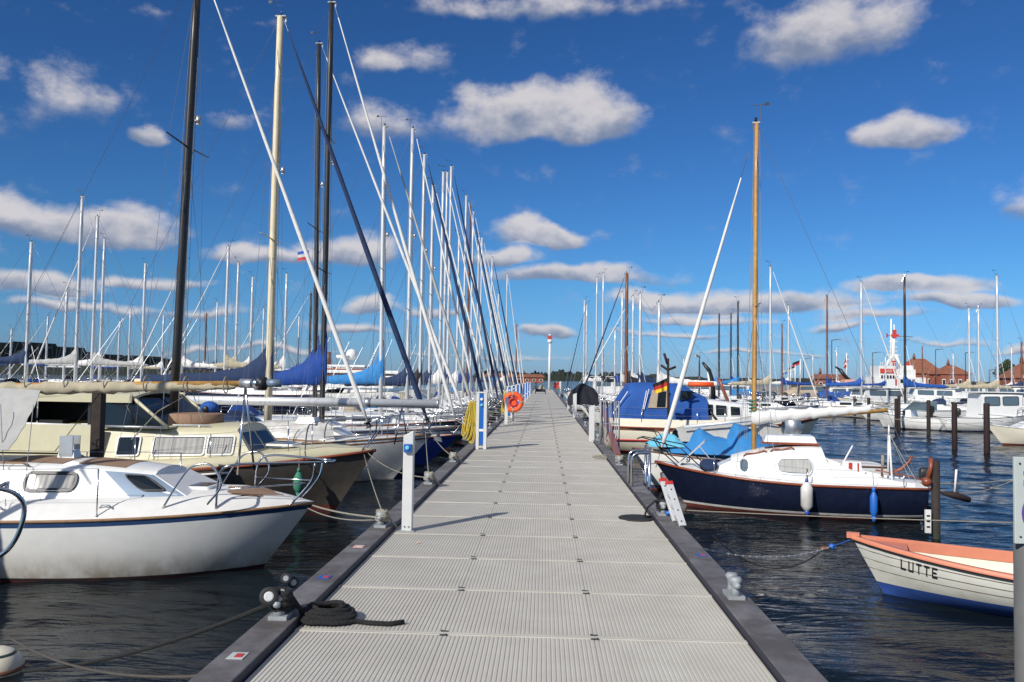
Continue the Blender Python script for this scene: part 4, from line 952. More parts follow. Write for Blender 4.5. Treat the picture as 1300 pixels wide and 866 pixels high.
# ------------------------------------------------------------------ right side, near boats
def navy_boat():
    bp = W(833,592,18.7); sc_ = W(1195,605,16.9); st = Vector((sc_.x, 17.75, 0)); bw = Vector((bp.x, 18.9, 0)); ax = bw-st; L_ = ax.length; rz = math.atan2(ax.y, ax.x); c = (bw+st)/2
    t = thing('day_sailer', 'small navy hulled sailing boat with mahogany rail and varnished wooden mast', 'sailing boat', (c.x, c.y, 0), rz)
    Mt = Matrix.Translation((c.x,c.y,0)) @ Matrix.Rotation(rz,4,'Z'); inv = Mt.inverted()
    def loc(px, py, Y=17.9): return inv @ W(px, py, Y)
    def lx(px, y=0.0):              # boat x of a picture column for a point at boat y
        lo, hi = -5, 5
        for _ in range(40):
            m = (lo+hi)/2; w = Mt @ Vector((m, y, 1)); v = CAMROT.transposed() @ (w-Vector((0,0,CAMZ))); q = 650+F*v.x/-v.z
            if q < px: hi = m
            else: lo = m
        return m
    H = Hull(L_, 2.15, .72, .98, .70, rake=.75, stern=.62, full=2.2, flare=.4, draft=.3, srake=.12)
    H.build(t, 'navy', 'white', 'antifoul', 'navy', zb=.10, zc=.15, sb=.02, sc=.03)
    H.deck(t, 'white', camber=.10); H.rail(t, 'mahogany', .03, dz=-.005, off=.005)
    # cabin: low at the bow side, rising aft
    xa, xf = lx(1060,.6), lx(895,.5)
    cb = Cabin(xa, xf, .80, .50, .74, .66, .26, z1=.84, hp=1.8, slope=.55, aslope=.25, inset=.12, camber=.09); co = cb.build(t, 'white')
    def U(px): return (lx(px,.7)-xa)/(xf-xa)
    w0, w1 = U(1034), U(985); s = 1
    cb.window(co, s, min(w0,w1), max(w0,w1), .24, .72, 'grey_metal', 'clear_glass', r=.45, fw=.03, curtain='grey_cloth')
    cb.window(co, -s, .2, .42, .30, .72, 'grey_metal', 'clear_glass', r=.45, fw=.03)
    u = U(935); du = .10/abs(xf-xa)
    cb.window(co, s, u-du, u+du, .14, .80, 'grey_metal', 'clear_glass', r=.5, fw=.035)
    for a, b in ((.30,.56),(.60,.86)):
        g = MB(); P = [cb.pt(a,1.0,s)+Vector((0,-s*.06,.01)), cb.pt(a+.03,1.0,s)+Vector((0,-s*.06,.06)), cb.pt((a+b)/2,1,s)+Vector((0,-s*.06,.03)), cb.pt(b-.03,1.0,s)+Vector((0,-s*.06,.06)), cb.pt(b,1,s)+Vector((0,-s*.06,.01))]; g.tube(P, .02, 'mahogany', 6); g.build('grab_rail', co)
    h = MB(); x0, x1 = lx(1036), lx(968); a = cb.top(lerp(xa,xf,.25)).z
    h.box(((x0+x1)/2, 0, a+.10), (abs(x0-x1), .78, .16), 'white', taper=.88); hh = h.build('sliding_hatch', co, bevel=.025); h = MB(); h.box(((x0+x1)/2,0,a+.02), (abs(x0-x1)+.06,.84,.045), 'mahogany'); h.build('hatch_rail', hh)
    # cockpit coaming sweeping down aft
    for sd in (1,-1):
        c_ = MB(); rows = []
        for i in range(9):
            q = i/8; x = lerp(xa+.15, -L_/2+.25, q); z = .74; top = z + .40*(1-q)**1.6 + .05; y = sd*lerp(.74,.60,q); rows.append([(x,y,z-.05),(x,y-sd*.03,top)])
        c_.shell(rows, .035*sd, 'white'); c_.build('cockpit_coaming', t)
    # mast, boom and white sail bag
    mb = loc(958,566,17.9); mt = loc(962,147,17.9)
    z0 = cb.top(mb.x).z-.03 if mb.x < xf-.55 else .95
    mast(t, mb.x, z0, mt.z, .055, 'wood_mast', (.435,), .42, lean=mt.x-mb.x, sweep=.1)
    rigging(t, H, mb.x, z0, mt.z, 0, lean=mt.x-mb.x, spreaders=(.435,), sp_len=.42, r=.0045)
    jt = vl((L_/2-.1,0,1.0),(mt.x,0,mt.z), .84); furled(t, (L_/2-.12,0,1.2), jt, .05, 'white_cloth')
    bz = loc(960,531,17.9).z; e = loc(1112,519,17.3)
    b = MB(); b.tube([(mb.x-.05,0,bz-.08),(e.x-.35,0,e.z-.04)], .045, 'wood_mast', 8); bo = b.build('boom', t)
    rnd = random.Random(5); rows = []; n = 30
    for i in range(n+1):
        q = i/n; x = lerp(mb.x+.05, e.x, q); z = lerp(bz, e.z, q) + .02; hgt = lerp(.155,.07,q)*(1+.10*math.sin(i*1.3)); wd = lerp(.12,.06,q)
        rows.append([(x+rnd.uniform(-.01,.01), math.cos(2*math.pi*k/12)*wd+rnd.uniform(-.006,.006), z+math.sin(2*math.pi*k/12)*hgt-(.05 if i % 5 else .02)) for k in range(12)])
    c_ = MB(); c_.grid(rows, 'white_cloth', closed=True); c_.add(rows[0], [tuple(range(12))[::-1]], 'white_cloth'); c_.add(rows[-1], [tuple(range(12))], 'white_cloth'); c_.build('sail_bag', bo)
    w = MB(); w.tube([(mb.x+.02+.06*math.cos(a)*1.1, .06*math.sin(a)*1.2, bz+.12+.012*a+random.uniform(-.01,.01)) for a in [k*.6 for k in range(40)]], .02, 'green_rope' if 'green_rope' in MATS else 'rope', 5); w.build('halyard_coil', t)
    # black tube pulpit at the bow
    p = MB()
    for sd in (1,-1):
        a = H.edge(L_/2-1.15, sd, .06); bq = H.edge(L_/2-.55, sd, .04); tp = Vector((L_/2+.28, sd*.16, 1.52))
        p.tube([a, a+Vector((.55,0,.50)), tp], .013, 'black', 7); p.tube([bq, bq+Vector((.42,0,.36)), tp+Vector((-.25,0,-.0))], .013, 'black', 7)
        p.tube([tp, tp+Vector((.1,-sd*.1,-.03)), Vector((tp.x+.12,0,tp.z-.05))], .013, 'black', 7)
    p.build('pulpit', t)
    lifelines(t, H, -L_/2+.5, L_/2-1.3, 3, h=.32)
    # propped acrylic hatch on the foredeck with a dark round cushion
    o = MB(); A = loc(862,585,18.1); zd = .98
    q = [Vector((A.x,-.25,zd)), Vector((A.x,.30,zd)), Vector((A.x-.52,.30,zd+.50)), Vector((A.x-.52,-.25,zd+.50))]
    o.add(q + [v+Vector((.012,0,.012)) for v in q], [(0,1,2,3),(7,6,5,4)], 'clear_glass'); ho = o.build('acrylic_hatch', t)
    o = MB(); o.tube(q, .018, 'alu_mast', 5, closed=True); o.tube([vl(q[0],q[3],.5), vl(q[1],q[2],.5)], .01, 'alu_mast', 5); o.tube([vl(q[1],q[2],.8), (A.x-.75,.28,zd)], .01, 'alu_mast', 5); o.build('frame', ho)
    o = MB(); o.lathe([(.16,-.02),(.19,.03),(.19,.10),(.14,.14)], 'navy_cloth', 18, (A.x-.62,.42,.93), (0,.5,.8)); o.build('round_cushion', t)
    steering(t, H)
    # boom crutch, tiller, stern gear
    o = MB(); cx = lx(1130); 
    for sd in (1,-1): o.tube([(cx, sd*.22,.78),(cx+.02, sd*.03, 1.72)], .022, 'white', 6)
    o.tube([(cx+.02,0,1.6),(cx+.02,0,1.95)], .02, 'alu_mast', 6); o.build('boom_crutch', t)
    o = MB(); o.tube([(cx+.02,.02,1.75),(-L_/2+.15,.3,.78)], .008, 'rope', 5); o.tube([(cx+.02,.02,1.8),(cx-.35,.2,.8)], .006, 'rope', 5); o.build('crutch_stay', t)
    o = MB(); x0 = lx(1128); o.tube([(x0,.0,.92),(x0-.25,0,1.02),(x0-.42,0,1.2),(x0-.45,0,1.3)], [.035,.035,.03,.035], 'mahogany', 7); o.build('tiller', t)
    o = MB(); x0 = lx(1078); o.box((x0,.25,1.05), (.42,.3,.24), 'white', taper=.85); o.box((x0+.03,.403,1.05), (.07,.008,.2), 'red'); o.box((x0-.12,.403,1.05), (.03,.008,.2), 'red'); o.build('cockpit_cushion', t, bevel=.02)
    o = MB(); x0 = lx(1062); o.tube([(x0-.0,.3,.95),(x0-.28,.3,1.5)], .018, 'white', 6); o.build('flag_staff', t)
    outboard(t, -L_/2-.02, -.45, .62, 'black', .8)
    o = MB(); o.tube([(lx(1125),-.5,.8),(lx(1125)-.02,-.5,1.28)], .022, 'brown_mast', 6); o.tube([(lx(1125)-.02,-.5,1.0),(lx(1125)-.02,-.5,1.26)], .035, 'rope', 7); o.build('stern_post', t)
    f1 = H.edge(lx(1023,1.0), 1, -.12); wp = Mt @ f1
    fender('fender', 'white cylinder fender with blue tips hung amidships on the navy boat', (wp.x, wp.y, .50), 'white', .12, .52, 'royal', top=tuple(Mt @ (f1+Vector((0,-.1,.35)))))
    f2 = H.edge(lx(1106,.8), 1, -.12); wp = Mt @ f2
    fender('fender', 'slim blue fender hung near the stern of the navy boat', (wp.x, wp.y, .40), 'fender_blue', .075, .45, 'fender_blue', top=tuple(Mt @ (f2+Vector((0,-.1,.3)))))
    return Mt, H
NM, NH = navy_boat()
def tarp(parent, name, m, ridge, width, z0, seed=0, fall=.5):
    """cloth tent over a ridge line [(x,z)...] sagging between"""
    rnd = random.Random(seed); o = MB(); rows = []
    pts = []
    for a, b in zip(ridge[:-1], ridge[1:]):
        for k in range(4): pts.append((lerp(a[0],b[0],k/4), lerp(a[1],b[1],k/4)))
    pts.append(ridge[-1])
    for i, (x, z) in enumerate(pts):
        w = width(x) if callable(width) else width
        row = []
        for j in range(13):
            q = j/12*2-1; zz = z0 + (z-z0)*(1-abs(q)**(1.1+fall)) + rnd.uniform(-.02,.02)*(1-abs(q))
            row.append((x+rnd.uniform(-.015,.015), q*w+rnd.uniform(-.012,.012), zz))
        rows.append(row)
    o.shell(rows, .012, m); return o.build(name, parent)
def tarp_boat():
    Y = 21.6; bx = W(803,562,Y).x; L_ = 6.2
    t = thing('day_boat', 'white day boat hidden under bright blue, aqua and grey tarpaulins, behind the navy boat', 'sailing boat', (bx+L_/2, Y, 0), R(180))
    H = Hull(L_, 2.2, .80, 1.05, .75, rake=.5, stern=.7); H.build(t, 'white', 'stripe_blue', 'antifoul', 'white'); H.deck(t, 'deck_white'); H.rail(t, 'brown_mast', .022)
    X = lambda px: -(W(px,560,Y).x - (bx+L_/2)); Z = lambda py, px=900: W(px,py,Y).z
    w = lambda x: max(.25, H.half((x+L_/2)/L_)*.92)
    tarp(t, 'aqua_tarp', 'aqua_cloth', [(X(822),1.2),(X(840),Z(552)),(X(856),Z(553)),(X(866),Z(562))], .45, 1.12, 1)
    tarp(t, 'blue_tarp', 'sky_cloth', [(X(846),Z(562)),(X(870),Z(562)),(X(887),Z(546)+.04),(X(905),Z(553)),(X(922),Z(556)),(X(932),Z(540)+.05),(X(952),Z(545)+.05),(X(975),Z(560))], w, .98, 2)
    bn = MB(); a = (X(868),0,Z(543)); b = (X(1000),0,Z(527)); bn.tube([a,b], .045, 'alu_mast', 8); bn.build('boom', t)
    tarp(t, 'grey_tarp', 'grey_cloth', [(X(862),Z(546)),(X(900),Z(540)),(X(930),Z(536)),(X(965),Z(528)),(X(995),Z(540))], .75, 1.25, 3).location.y = -.55
    o = MB(); 
    rnd = random.Random(8); x0 = X(1000); rows = [[(x0-.30+rnd.uniform(-.03,.03)+.42*i/6, .3*math.cos(a)*(.7+.5*math.sin(i/6*3.1)), Z(560)+.42+.35*math.sin(a)*(.7+.4*math.sin(i/6*3.1))) for a in [k*math.pi/5 for k in range(10)]] for i in range(7)]
    o.grid(rows, 'grey_metal', closed=True, flip=True); o.build('covered_outboard', t)
    p = MB(); p.tube([(L_/2-.9,-.5,1),(L_/2-.6,-.5,1.5),(L_/2+.1,0,1.55),(L_/2-.6,.5,1.5),(L_/2-.9,.5,1)], .013, 'black', 7); p.build('pulpit', t)
    # small black sea letters on the bow, as in the photograph
    e = H.pt((X(869)+L_/2)/L_, .78, 1); text('SPICA', .17, 'black', t, (X(864), e.y+.015, .80), (R(90),0,R(180)))
tarp_boat()
def tent_yacht():
    Y = 33.0; sx = W(768,560,Y).x; L_ = 8.4; c = sx+L_/2
    t = thing('tented_yacht', 'cream motor yacht with big royal blue cockpit tent and red waterline, stern to the jetty', 'motor yacht', (c, Y, 0), R(0))
    H = Hull(L_, 3.6, 1.02, 1.5, 1.05, rake=.9, stern=.9, full=2.4, draft=.5); H.build(t, 'pale_cream', 'red', 'antifoul', 'brown_mast', zb=.02, zc=.13, sb=.02, sc=.10)
    H.deck(t, 'deck_white', camber=.06); H.rail(t, 'mahogany', .035)
    X = lambda px: W(px,530,Y-1.7).x-c; Z = lambda py, px=850: W(px,py,Y-1.0).z
    r_ = MB(); r_.box((-L_/2-.012,0,.50), (.02,2.9,.06), 'red'); 
    for s in (1,-1):
        P = [H.pt(.02+.16*k/6, .55, s)+Vector((0,s*.012,0)) for k in range(7)]; r_.tube(P, .03, 'red', 5)
    r_.build('red_stripe', t)
    # bulwark band in cream above the rail
    b = MB()
    for s in (1,-1):
        rows = []
        for i in range(15):
            q = i/14*.95; p = H.pt(q, H.sheer(q), s); rows.append([p+Vector((0,-s*.03,0)), p+Vector((0,-s*.10,.32))])
        b.shell(rows, .03*s, 'pale_cream')
    b.build('bulwark', t)
    # tent: a rounded canvas cabin
    x0, x1 = X(769), X(900); zb = 1.30; zt = Z(487); o = MB(); rows = []; rnd = random.Random(2)
    for i in range(15):
        q = i/14; x = lerp(x0+.1, x1, q); k = min(1, .35+q*4.2)**.6; h = (zt-zb)*(k if q < .75 else 1-(q-.75)*1.4); w = 1.55*(.9+.1*k)
        lean = .0
        row = []
        for j in range(15):
            a = math.pi*j/14; cx = math.cos(a); sx_ = math.sin(a)
            yy = w*(abs(cx)**.45)*(1 if cx > 0 else -1); zz = zb + h*sx_**.55 + .02*math.sin(j*2.1+i)
            row.append((x + (.75*(1-q*3.5)*(sx_) if q < .28 else 0), yy, zz))
        rows.append(row)
    o.shell(rows, .02, 'tent_blue'); o.add([rows[0][j] for j in range(15)], [tuple(range(15))], 'tent_blue'); to = o.build('cockpit_tent', t)
    def panel(pxs, name, m, off=-.03):
        g = MB(); P = [Vector((X(px), -1.55+off-.02, W(px,py,Y-1.7).z)) for px, py in pxs]; g.add(P+[p+Vector((0,.02,0)) for p in P], [tuple(range(len(P)))[::-1], tuple(range(len(P),2*len(P)))]+[(k,(k+1)%len(P),len(P)+(k+1)%len(P),len(P)+k) for k in range(len(P))], m); return g.build(name, to)
    panel([(828,495),(823,518),(847,518),(849,495)], 'side_opening', 'tan_cloth'); panel([(836,497),(834,517),(845,517),(846,497)], 'opening_window', 'glass', -.045)
    panel([(865,496),(863,509),(878,505),(882,497)], 'tent_window', 'glass')
    for pts in ([(797,497),(781,521)],[(824,494),(818,520)],[(821,496),(815,527)]):
        g = MB(); g.tube([Vector((X(px), -1.60, W(px,py,Y-1.7).z)) for px,py in pts], .018, 'white', 5); g.build('tent_zip', to)
    # deckhouse
    cb = Cabin(X(888), X(985), 1.35, .95, 1.18, .95, .60, slope=.7, aslope=.05, inset=.14, z1=1.3); co = cb.build(t, 'white')
    for s in (-1,1): cb.window(co, s, .06,.24,.35,.82,'white','glass',r=.1); cb.window(co, s, .28,.46,.35,.82,'white','glass',r=.1); cb.window(co, s, .52,.68,.35,.8,'white','glass',r=.1)
    for s in (-1,1):
        for k in range(3): g = MB(); P = [H.pt(.50+.1*k, .92, s), H.pt(.57+.1*k, .95, s)]; g.tube([p+Vector((0,s*.01,0)) for p in P], .06, 'glass', 6, flat=.5); g.build('hull_window', t)
    lifelines(t, H, -L_/2+.2, L_/2-2, 7, h=.75); pulpit(t, H, h=.7); 
    for q_ in ([(X(889),-1.3,1.6),(X(905),-1.35,1.2)],[(X(902),-1.3,1.75),(X(915),-1.35,1.25)]): o = MB(); o.tube(q_, .05, 'black', 6); o.build('tent_strut', t)
    # hinged wooden spar standing aft of the deckhouse
    o = MB(); a = W(914,480,Y-.3); b = W(927,512,Y-.3); o.tube([(a.x-c,.0,a.z),(b.x-c,0,b.z)], .16, 'mahogany', 6, flat=.4); o.build('raised_tailboard', t)
    # orange life raft and white gear on the roof
    o = MB(); a = W(890,488,Y+1.2); o.tube([(a.x-c-.5,1.2,a.z),(a.x-c+.5,1.2,a.z)], .15, 'orange', 10, flat=.7); o.build('rolled_raft', t)
    # flag
    f = thing('flag_staff', 'wooden staff with a German flag hanging at the stern of the blue tented yacht', 'flag', W(849,568,30.0)); b_ = W(849,568,30.0); tp = W(848,455,30.0)-b_
    m = MB(); m.tube([(0,0,0),tuple(tp)], .045, 'rust_pile', 8); m.build('staff', f)
    m = MB(); m.tube([tp+Vector((-.25,0,-.25)), tp+Vector((.0,0,-.42)), tp+Vector((.28,0,-.30))], .05, 'rust_pile', 6); m.tube([tp+Vector((-.14,0,.18)), tp+Vector((-.02,0,-.2))], .05, 'rust_pile', 6); m.build('cross_piece', f)
    m = MB(); A = W(847,480,30.0)-b_; B_ = W(847,495,30.0)-b_; C_ = W(829,488,30.0)-b_; D = W(832,500,30.0)-b_
    mats = ['black','red','flag_gold']; n = 12
    for k, mm in enumerate(mats):
        rows = []
        for i in range(n+1):
            q = i/n; top = vl(A, C_, q); bot = vl(B_, D, q); r0 = vl(top, bot, k/3); r1 = vl(top, bot, (k+1)/3); wv = Vector((0,.07*math.sin(q*9),0)); rows.append([r0+wv, vl(r0,r1,.5)+wv*1.1, r1+wv])
        m.shell(rows, .006, mm)
    m.build('flag_cloth', f)
tent_yacht()
def rowboat():
    tip = W(1081,683,11.5); rz = R(158); L_ = 4.9; d = Vector((math.cos(rz), math.sin(rz), 0)); c = Vector((tip.x,11.5,0)) - d*(L_/2)
    t = thing('rowing_boat', 'white clinker rowing boat with coral gunwale and blue bottom, lettered LUTTE on the bow', 'rowing boat', (c.x, c.y, 0), rz)
    H = Hull(L_, 1.85, .52, .74, .56, rake=.42, stern=.72, full=2.0, flare=.2, draft=.10, entry=.85)
    mat('row_white', (.66,.66,.60), .45, var=.07, dirt=((.40,.38,.28),.15,.5,.4)); mat('row_blue', (.03,.08,.30), .55, var=.15); mat('seam', (.16,.12,.10), .8)
    H.build(t, 'row_white', 'row_blue', 'row_blue', 'row_white', zb=.10, zc=.17, sb=.03, sc=.03)
    s_ = MB()
    for f in (.28,.50,.72):
        for s in (1,-1):
            P = []
            for i in range(25):
                q = i/24; z = lerp(.17, H.sheer(q), f) + .02*q; p = H.pt(q, z, s); P.append(p+Vector((.0,s*.002,0)))
            s_.tube(P, .0045, 'seam', 4)
    s_.build('plank_seam', t)
    # inner skin, floor
    i_ = MB()
    for s in (1,-1):
        rows = []
        for i in range(19):
            q = i/18*.965; sh = H.sheer(q); rows.append([Vector((p.x, s*max(abs(p.y)-.05,.0), p.z)) for p in [H.pt(q, z, s) for z in (.12, lerp(.12,sh,.35), lerp(.12,sh,.7), sh)]])
        i_.grid(rows, 'pale_cream', flip=(s < 0))
    rows = []
    for i in range(19):
        q = i/18*.965; y = max(H.pt(q,.12,1).y-.05, 0); rows.append([(H.pt(q,.12,1).x, -y, .121),(H.pt(q,.12,1).x, y, .121)])
    i_.grid(rows, 'pale_cream', flip=True); x = -L_/2+.04; i_.add([(x,-.5,.12),(x,.5,.12),(x,.62,.55),(x,-.62,.55)], [(0,1,2,3)], 'pale_cream'); i_.build('inner_skin', t)
    g = MB()
    for s in (1,-1):
        rows = []
        for i in range(25):
            q = i/24; p = H.pt(q, H.sheer(q), s); o = abs(p.y); rows.append([Vector((p.x, s*(o+.028), p.z-.035)), Vector((p.x, s*(o+.030), p.z+.008)), Vector((p.x, s*(o+.01), p.z+.02)), Vector((p.x, s*max(o-.055,0), p.z+.02)), Vector((p.x, s*max(o-.06,0), p.z-.03))])
        g.grid(rows, 'coral', True, flip=(s < 0))
        # deep coral inner band as seen on the far side
        rows = [[Vector((p.x, s*max(abs(p.y)-.058,0), p.z+.0)), Vector((p.x, s*max(abs(p.y)-.068,0), p.z-.12))] for p in [H.pt(i/24*.94, H.sheer(i/24*.94), s) for i in range(25)]]
        g.shell(rows, .01*s, 'coral')
    p = H.pt(1, H.sheer(1), 1); g.box((p.x-.02,0,p.z+.01), (.16,.10,.07), 'coral'); g.build('gunwale', t)
    k = MB()
    for s in (1,-1): k.tube([H.pt(i/24, H.sheer(i/24)-.055, s)+Vector((0,s*.012,0)) for i in range(25)], .016, 'black', 5, flat=.8)
    k.build('rubbing_strip', t)
    th = MB(); th.box((.2,0,.36), (.26,1.6,.03), 'teak'); th.build('thwart', t); th = MB(); th.box((-1.3,0,.36), (.26,1.6,.03), 'teak'); th.build('thwart', t)
    bd = MB(); rows = []
    for i in range(6):
        q = .86+.12*i/5; y = max(H.pt(q, H.sheer(q), 1).y-.06, .0); z = H.sheer(q)-.02; rows.append([(H.pt(q,H.sheer(q),1).x, -y, z),(H.pt(q,H.sheer(q),1).x, y, z)])
    bd.grid(rows, 'coral', flip=True); bd.build('breasthook', t)
    # lettering follows the planking
    GL = {'L':[(0,0,.22,1),(0,0,1,.17)], 'U':[(0,0,.2,1),(.8,0,1,1),(0,0,1,.17)], 'T':[(.4,0,.6,1),(0,.83,1,1)], 'E':[(0,0,.2,1),(0,0,1,.17),(0,.42,.85,.58),(0,.83,1,1)]}
    lt = MB(); cw, ch, gap = .058, .135, .030; x0 = L_/2 - .60
    for n, ch_ in enumerate('LUTTE'):
        for (a,b,c_,d_) in GL[ch_]:
            vs = []
            for (uu,vv) in ((a,b),(c_,b),(c_,d_),(a,d_)):
                x = x0 - n*(cw+gap) - uu*cw; q = (x+L_/2)/L_; z = H.sheer(q) - .235 + vv*ch; q2 = q
                for _ in range(6): q2 += (x - H.pt(q2, z, 1).x)/L_
                p = H.pt(q2, z, 1); vs.append(p+Vector((.004,.012,0)))
            vs += [v-Vector((0,.008,0)) for v in vs]; lt.add(vs, [(3,2,1,0),(4,5,6,7),(0,1,5,4),(1,2,6,5),(2,3,7,6),(3,0,4,7)], 'black')
    lt.build('name_lettering', t)
    o = MB()
    for x in (-.35,-.05): e = H.edge(x,-1,.10); o.tube([e+Vector((0,0,-.16)), e+Vector((0,0,-.10))], .012, 'flag_gold', 5)
    o.build('hook', t)
    a = tip+Vector((-.02,0,-.03)); b = G(1052,700,.62)
    line('bow_line', 'thin blue line at the bow of the white rowing boat', a, W(1056,694,11.9), .0, .008, 'fender_blue')
    c = W(1056,694,11.9); e = W(905,705,8.6)
    pts = sag(c, W(893,697,9.2), .12, 40); o = MB()
    for i, p in enumerate(pts[:-1]):
        q = pts[i+1]; o.tube([p, vl(p,q,.82)], .013 if i % 2 else .009, 'galv', 5)
    tag(o.build('mooring_chain'), 'rusty mooring chain running over the water from the rowing boat to the jetty', 'chain')
    o = thing('chain_shackle', 'blue and brown knot where the rowing boat line meets its chain', 'shackle', c); m = MB(); m.ball((0,0,0), .045, 'fender_blue', 8); m.build('blue_knot', o); m = MB(); m.ball((-.10,0,-.03), .05, 'brown_mast', 8, (1.5,.8,.7)); m.build('brown_knot', o)
rowboat()
# ------------------------------------------------------------------ small motor boats
def motorboat(name, label, px, py, L_, rz, style='cuddy', hullc='white', boot='stripe_blue', bottom='antifoul', top='white', canopy=None, motor=True, group=None, B=None, fb=.7, anchor='mid', seed=0, h=.9):
    p = G(px, py, 0); B = B or L_*.36
    t = thing(name, label, 'motor boat', (p.x, p.y+B*.4, 0), R(rz), group)
    H = Hull(L_, B, fb, fb*1.45, fb, rake=L_*.13, stern=.88, full=2.3, flare=.8, draft=.3); H.build(t, hullc, boot, bottom, None, sb=.02, sc=.05, zb=.03, zc=.08); H.deck(t, 'deck_white'); H.rail(t, 'black' if seed % 2 else 'grey_metal', .02)
    z = fb
    if style == 'cuddy':
        cb = Cabin(-L_*.02, L_*.30, B*.36, B*.22, z, .50, .25, z1=fb*1.2, slope=.5, camber=.08); co = cb.build(t, top)
        for s in (1,-1): cb.window(co, s, .3,.7,.3,.75,'black')
        w = MB(); a = B*.36
        for s in (1,-1): w.tube([(-L_*.02+.45,s*a*.8,z+.5),(-L_*.02-.1,s*a,z+1.0),(-L_*.25,s*a,z+1.0)], .02, 'grey_metal', 6); 
        w.tube([(-L_*.02-.1,a,z+1.0),(-L_*.02-.1,-a,z+1.0)], .02, 'grey_metal', 6); wo = w.build('windscreen', t)
        g = MB(); g.add([(-L_*.02+.45,-a*.8,z+.5),(-L_*.02+.45,a*.8,z+.5),(-L_*.02-.1,a,z+1.0),(-L_*.02-.1,-a,z+1.0)], [(0,1,2,3)], 'clear_glass')
        for s in (1,-1): g.add([(-L_*.02+.45,s*a*.8,z+.5),(-L_*.02-.1,s*a,z+1.0),(-L_*.25,s*a,z+1.0),(-L_*.25,s*a,z+.45)], [(0,1,2,3)], 'clear_glass')
        g.build('pane', wo)
    else:
        x1 = L_*.22; x0 = -L_*.12 if style == 'pilot' else -L_*.32
        f = Cabin(x1-.1, L_*.40, B*.32, B*.18, z+.1, .35, .2, z1=fb*1.25, slope=.3); f.build(t, top, name='fore_cabin')
        cb = Cabin(x0, x1+.35, B*.37, B*.33, z-.02, h*1.55, h*1.5, slope=-.12 if style == 'pilot' else .45, aslope=.1, inset=.10, camber=.06, z1=z+.08); co = cb.build(t, top, name='wheelhouse')
        for s in (1,-1):
            cb.window(co, s, .08,.44,.52,.88,'black','clear_glass',r=.15); cb.window(co, s, .52,.90,.52,.88,'black','clear_glass',r=.15)
        g = MB(); P = []
        for yy, v in ((-.85,.52),(.85,.52),(.85,.9),(-.85,.9)): q = cb.pt(1,v,1); P.append((q.x+.012, yy*q.y, q.z))
        g.add(P, [(0,1,2,3)], 'clear_glass'); g.build('windscreen', co)
        rf = MB(); q = cb.top(x0+.2); rf.box(((x0+x1)/2+.1,0,q.z+.05), (x1-x0+.75, B*.72, .06), top); rf.build('roof', co, bevel=.02)
    if canopy:
        zt = z+1.15; xa = -L_/2+.25; xb = -L_*.02; rows = []
        for i in range(7):
            q = i/6; x = lerp(xa, xb, q); hh = (zt-z)*(.55+.45*min(1,q*2.5)); rows.append([(x, B*.40*math.copysign(abs(math.cos(a))**.5, math.cos(a)), z+.02+hh*math.sin(a)**.6) for a in [math.pi*k/10 for k in range(11)]])
        c = MB(); c.shell(rows, .015, canopy); c.build('canopy', t)
    if motor: outboard(t, -L_/2+.05, 0, z+.1, 'black', 1.1)
    pulpit(t, H, back=L_*.28, h=.5, r=.014)
    return t, H
MB_LIST = [
 ('cabin_boat','small white cuddy boat with raked windscreen and black outboard, beside the leftmost tall pile',1166,546,4.8,138,'cuddy',dict(fb=.75)),
 ('pilothouse_boat','white pilothouse boat with black outboard, behind the two nearest right piles',1262,549,6.4,2,'pilot',dict(hullc='white',bottom='antifoul_dark',h=.95,fb=.85)),
 ('launch','cream launch with oxide red bottom cut off by the right edge',1352,568,6.2,178,'cuddy',dict(hullc='pale_cream',bottom='antifoul',boot='antifoul',motor=False,fb=.68)),
 ('cabin_cruiser','cream double-ended cruiser with wheelhouse, left of the cuddy boat',1118,527,8.5,200,'cabin',dict(hullc='pale_cream',bottom='antifoul_dark',motor=False,h=.8,fb=1.1)),
 ('cabin_cruiser','white cruiser with arched side windows behind the small cuddy boat',1185,521,8,172,'cabin',dict(motor=False,fb=.95)),
 ('work_boat','blue and white box shaped work boat behind the pilothouse boat',1232,518,9,4,'cabin',dict(hullc='white',boot='royal',bottom='royal',motor=False,fb=1.2,h=1.0)),
 ('pilothouse_boat','white pilothouse cruiser partly cut off at the right edge, farther back',1300,530,8,178,'pilot',dict(hullc='navy',motor=False,fb=1.0,h=1.1)),
 ('tan_canopy_cruiser','small cruiser under a tan canopy beyond the white rolled sail',1038,519,7.5,8,'cabin',dict(hullc='white',boot='royal',top='tan_cloth',canopy='tan_cloth',motor=False,fb=1.1,h=.95)),
 ('cabin_boat','white cabin boat with bright blue cover right of the tan canopied cruiser',1080,520,7.5,5,'cabin',dict(canopy='tent_blue',motor=False,fb=1.0)),
 ('motor_launch','dark launch with red gear on deck left of the tan canopied cruiser',985,521,7,10,'cuddy',dict(hullc='navy',motor=True,fb=.9)),
 ('cabin_boat','far cabin boat with royal blue awning left of the red towered ship',1108,512,9,3,'cabin',dict(canopy='royal_cloth',motor=False,fb=1.2)),
 ('cabin_boat','far white cabin boat below the red roofed houses',1207,509,9,175,'cabin',dict(motor=False,fb=1.2)),
 ('open_motor_boat','white motor boat with black covered outboard on the right of the jetty',757,522,6.0,0,'cuddy',dict(motor=True,fb=.8)),
 ('house_boat','white box shaped cabin boat beyond the blue tented yacht',782,513,8.5,0,'cabin',dict(motor=False,fb=1.0,h=1.35)),
 ('cabin_boat','white cruiser with orange raft far behind the blue tent',885,512,9,170,'cabin',dict(motor=False,fb=1.1)),
 ('cabin_boat','white cruiser with sky blue cover behind the wooden mast',925,513,8.5,175,'cabin',dict(canopy='sky_cloth',motor=False,fb=1.0)),
]
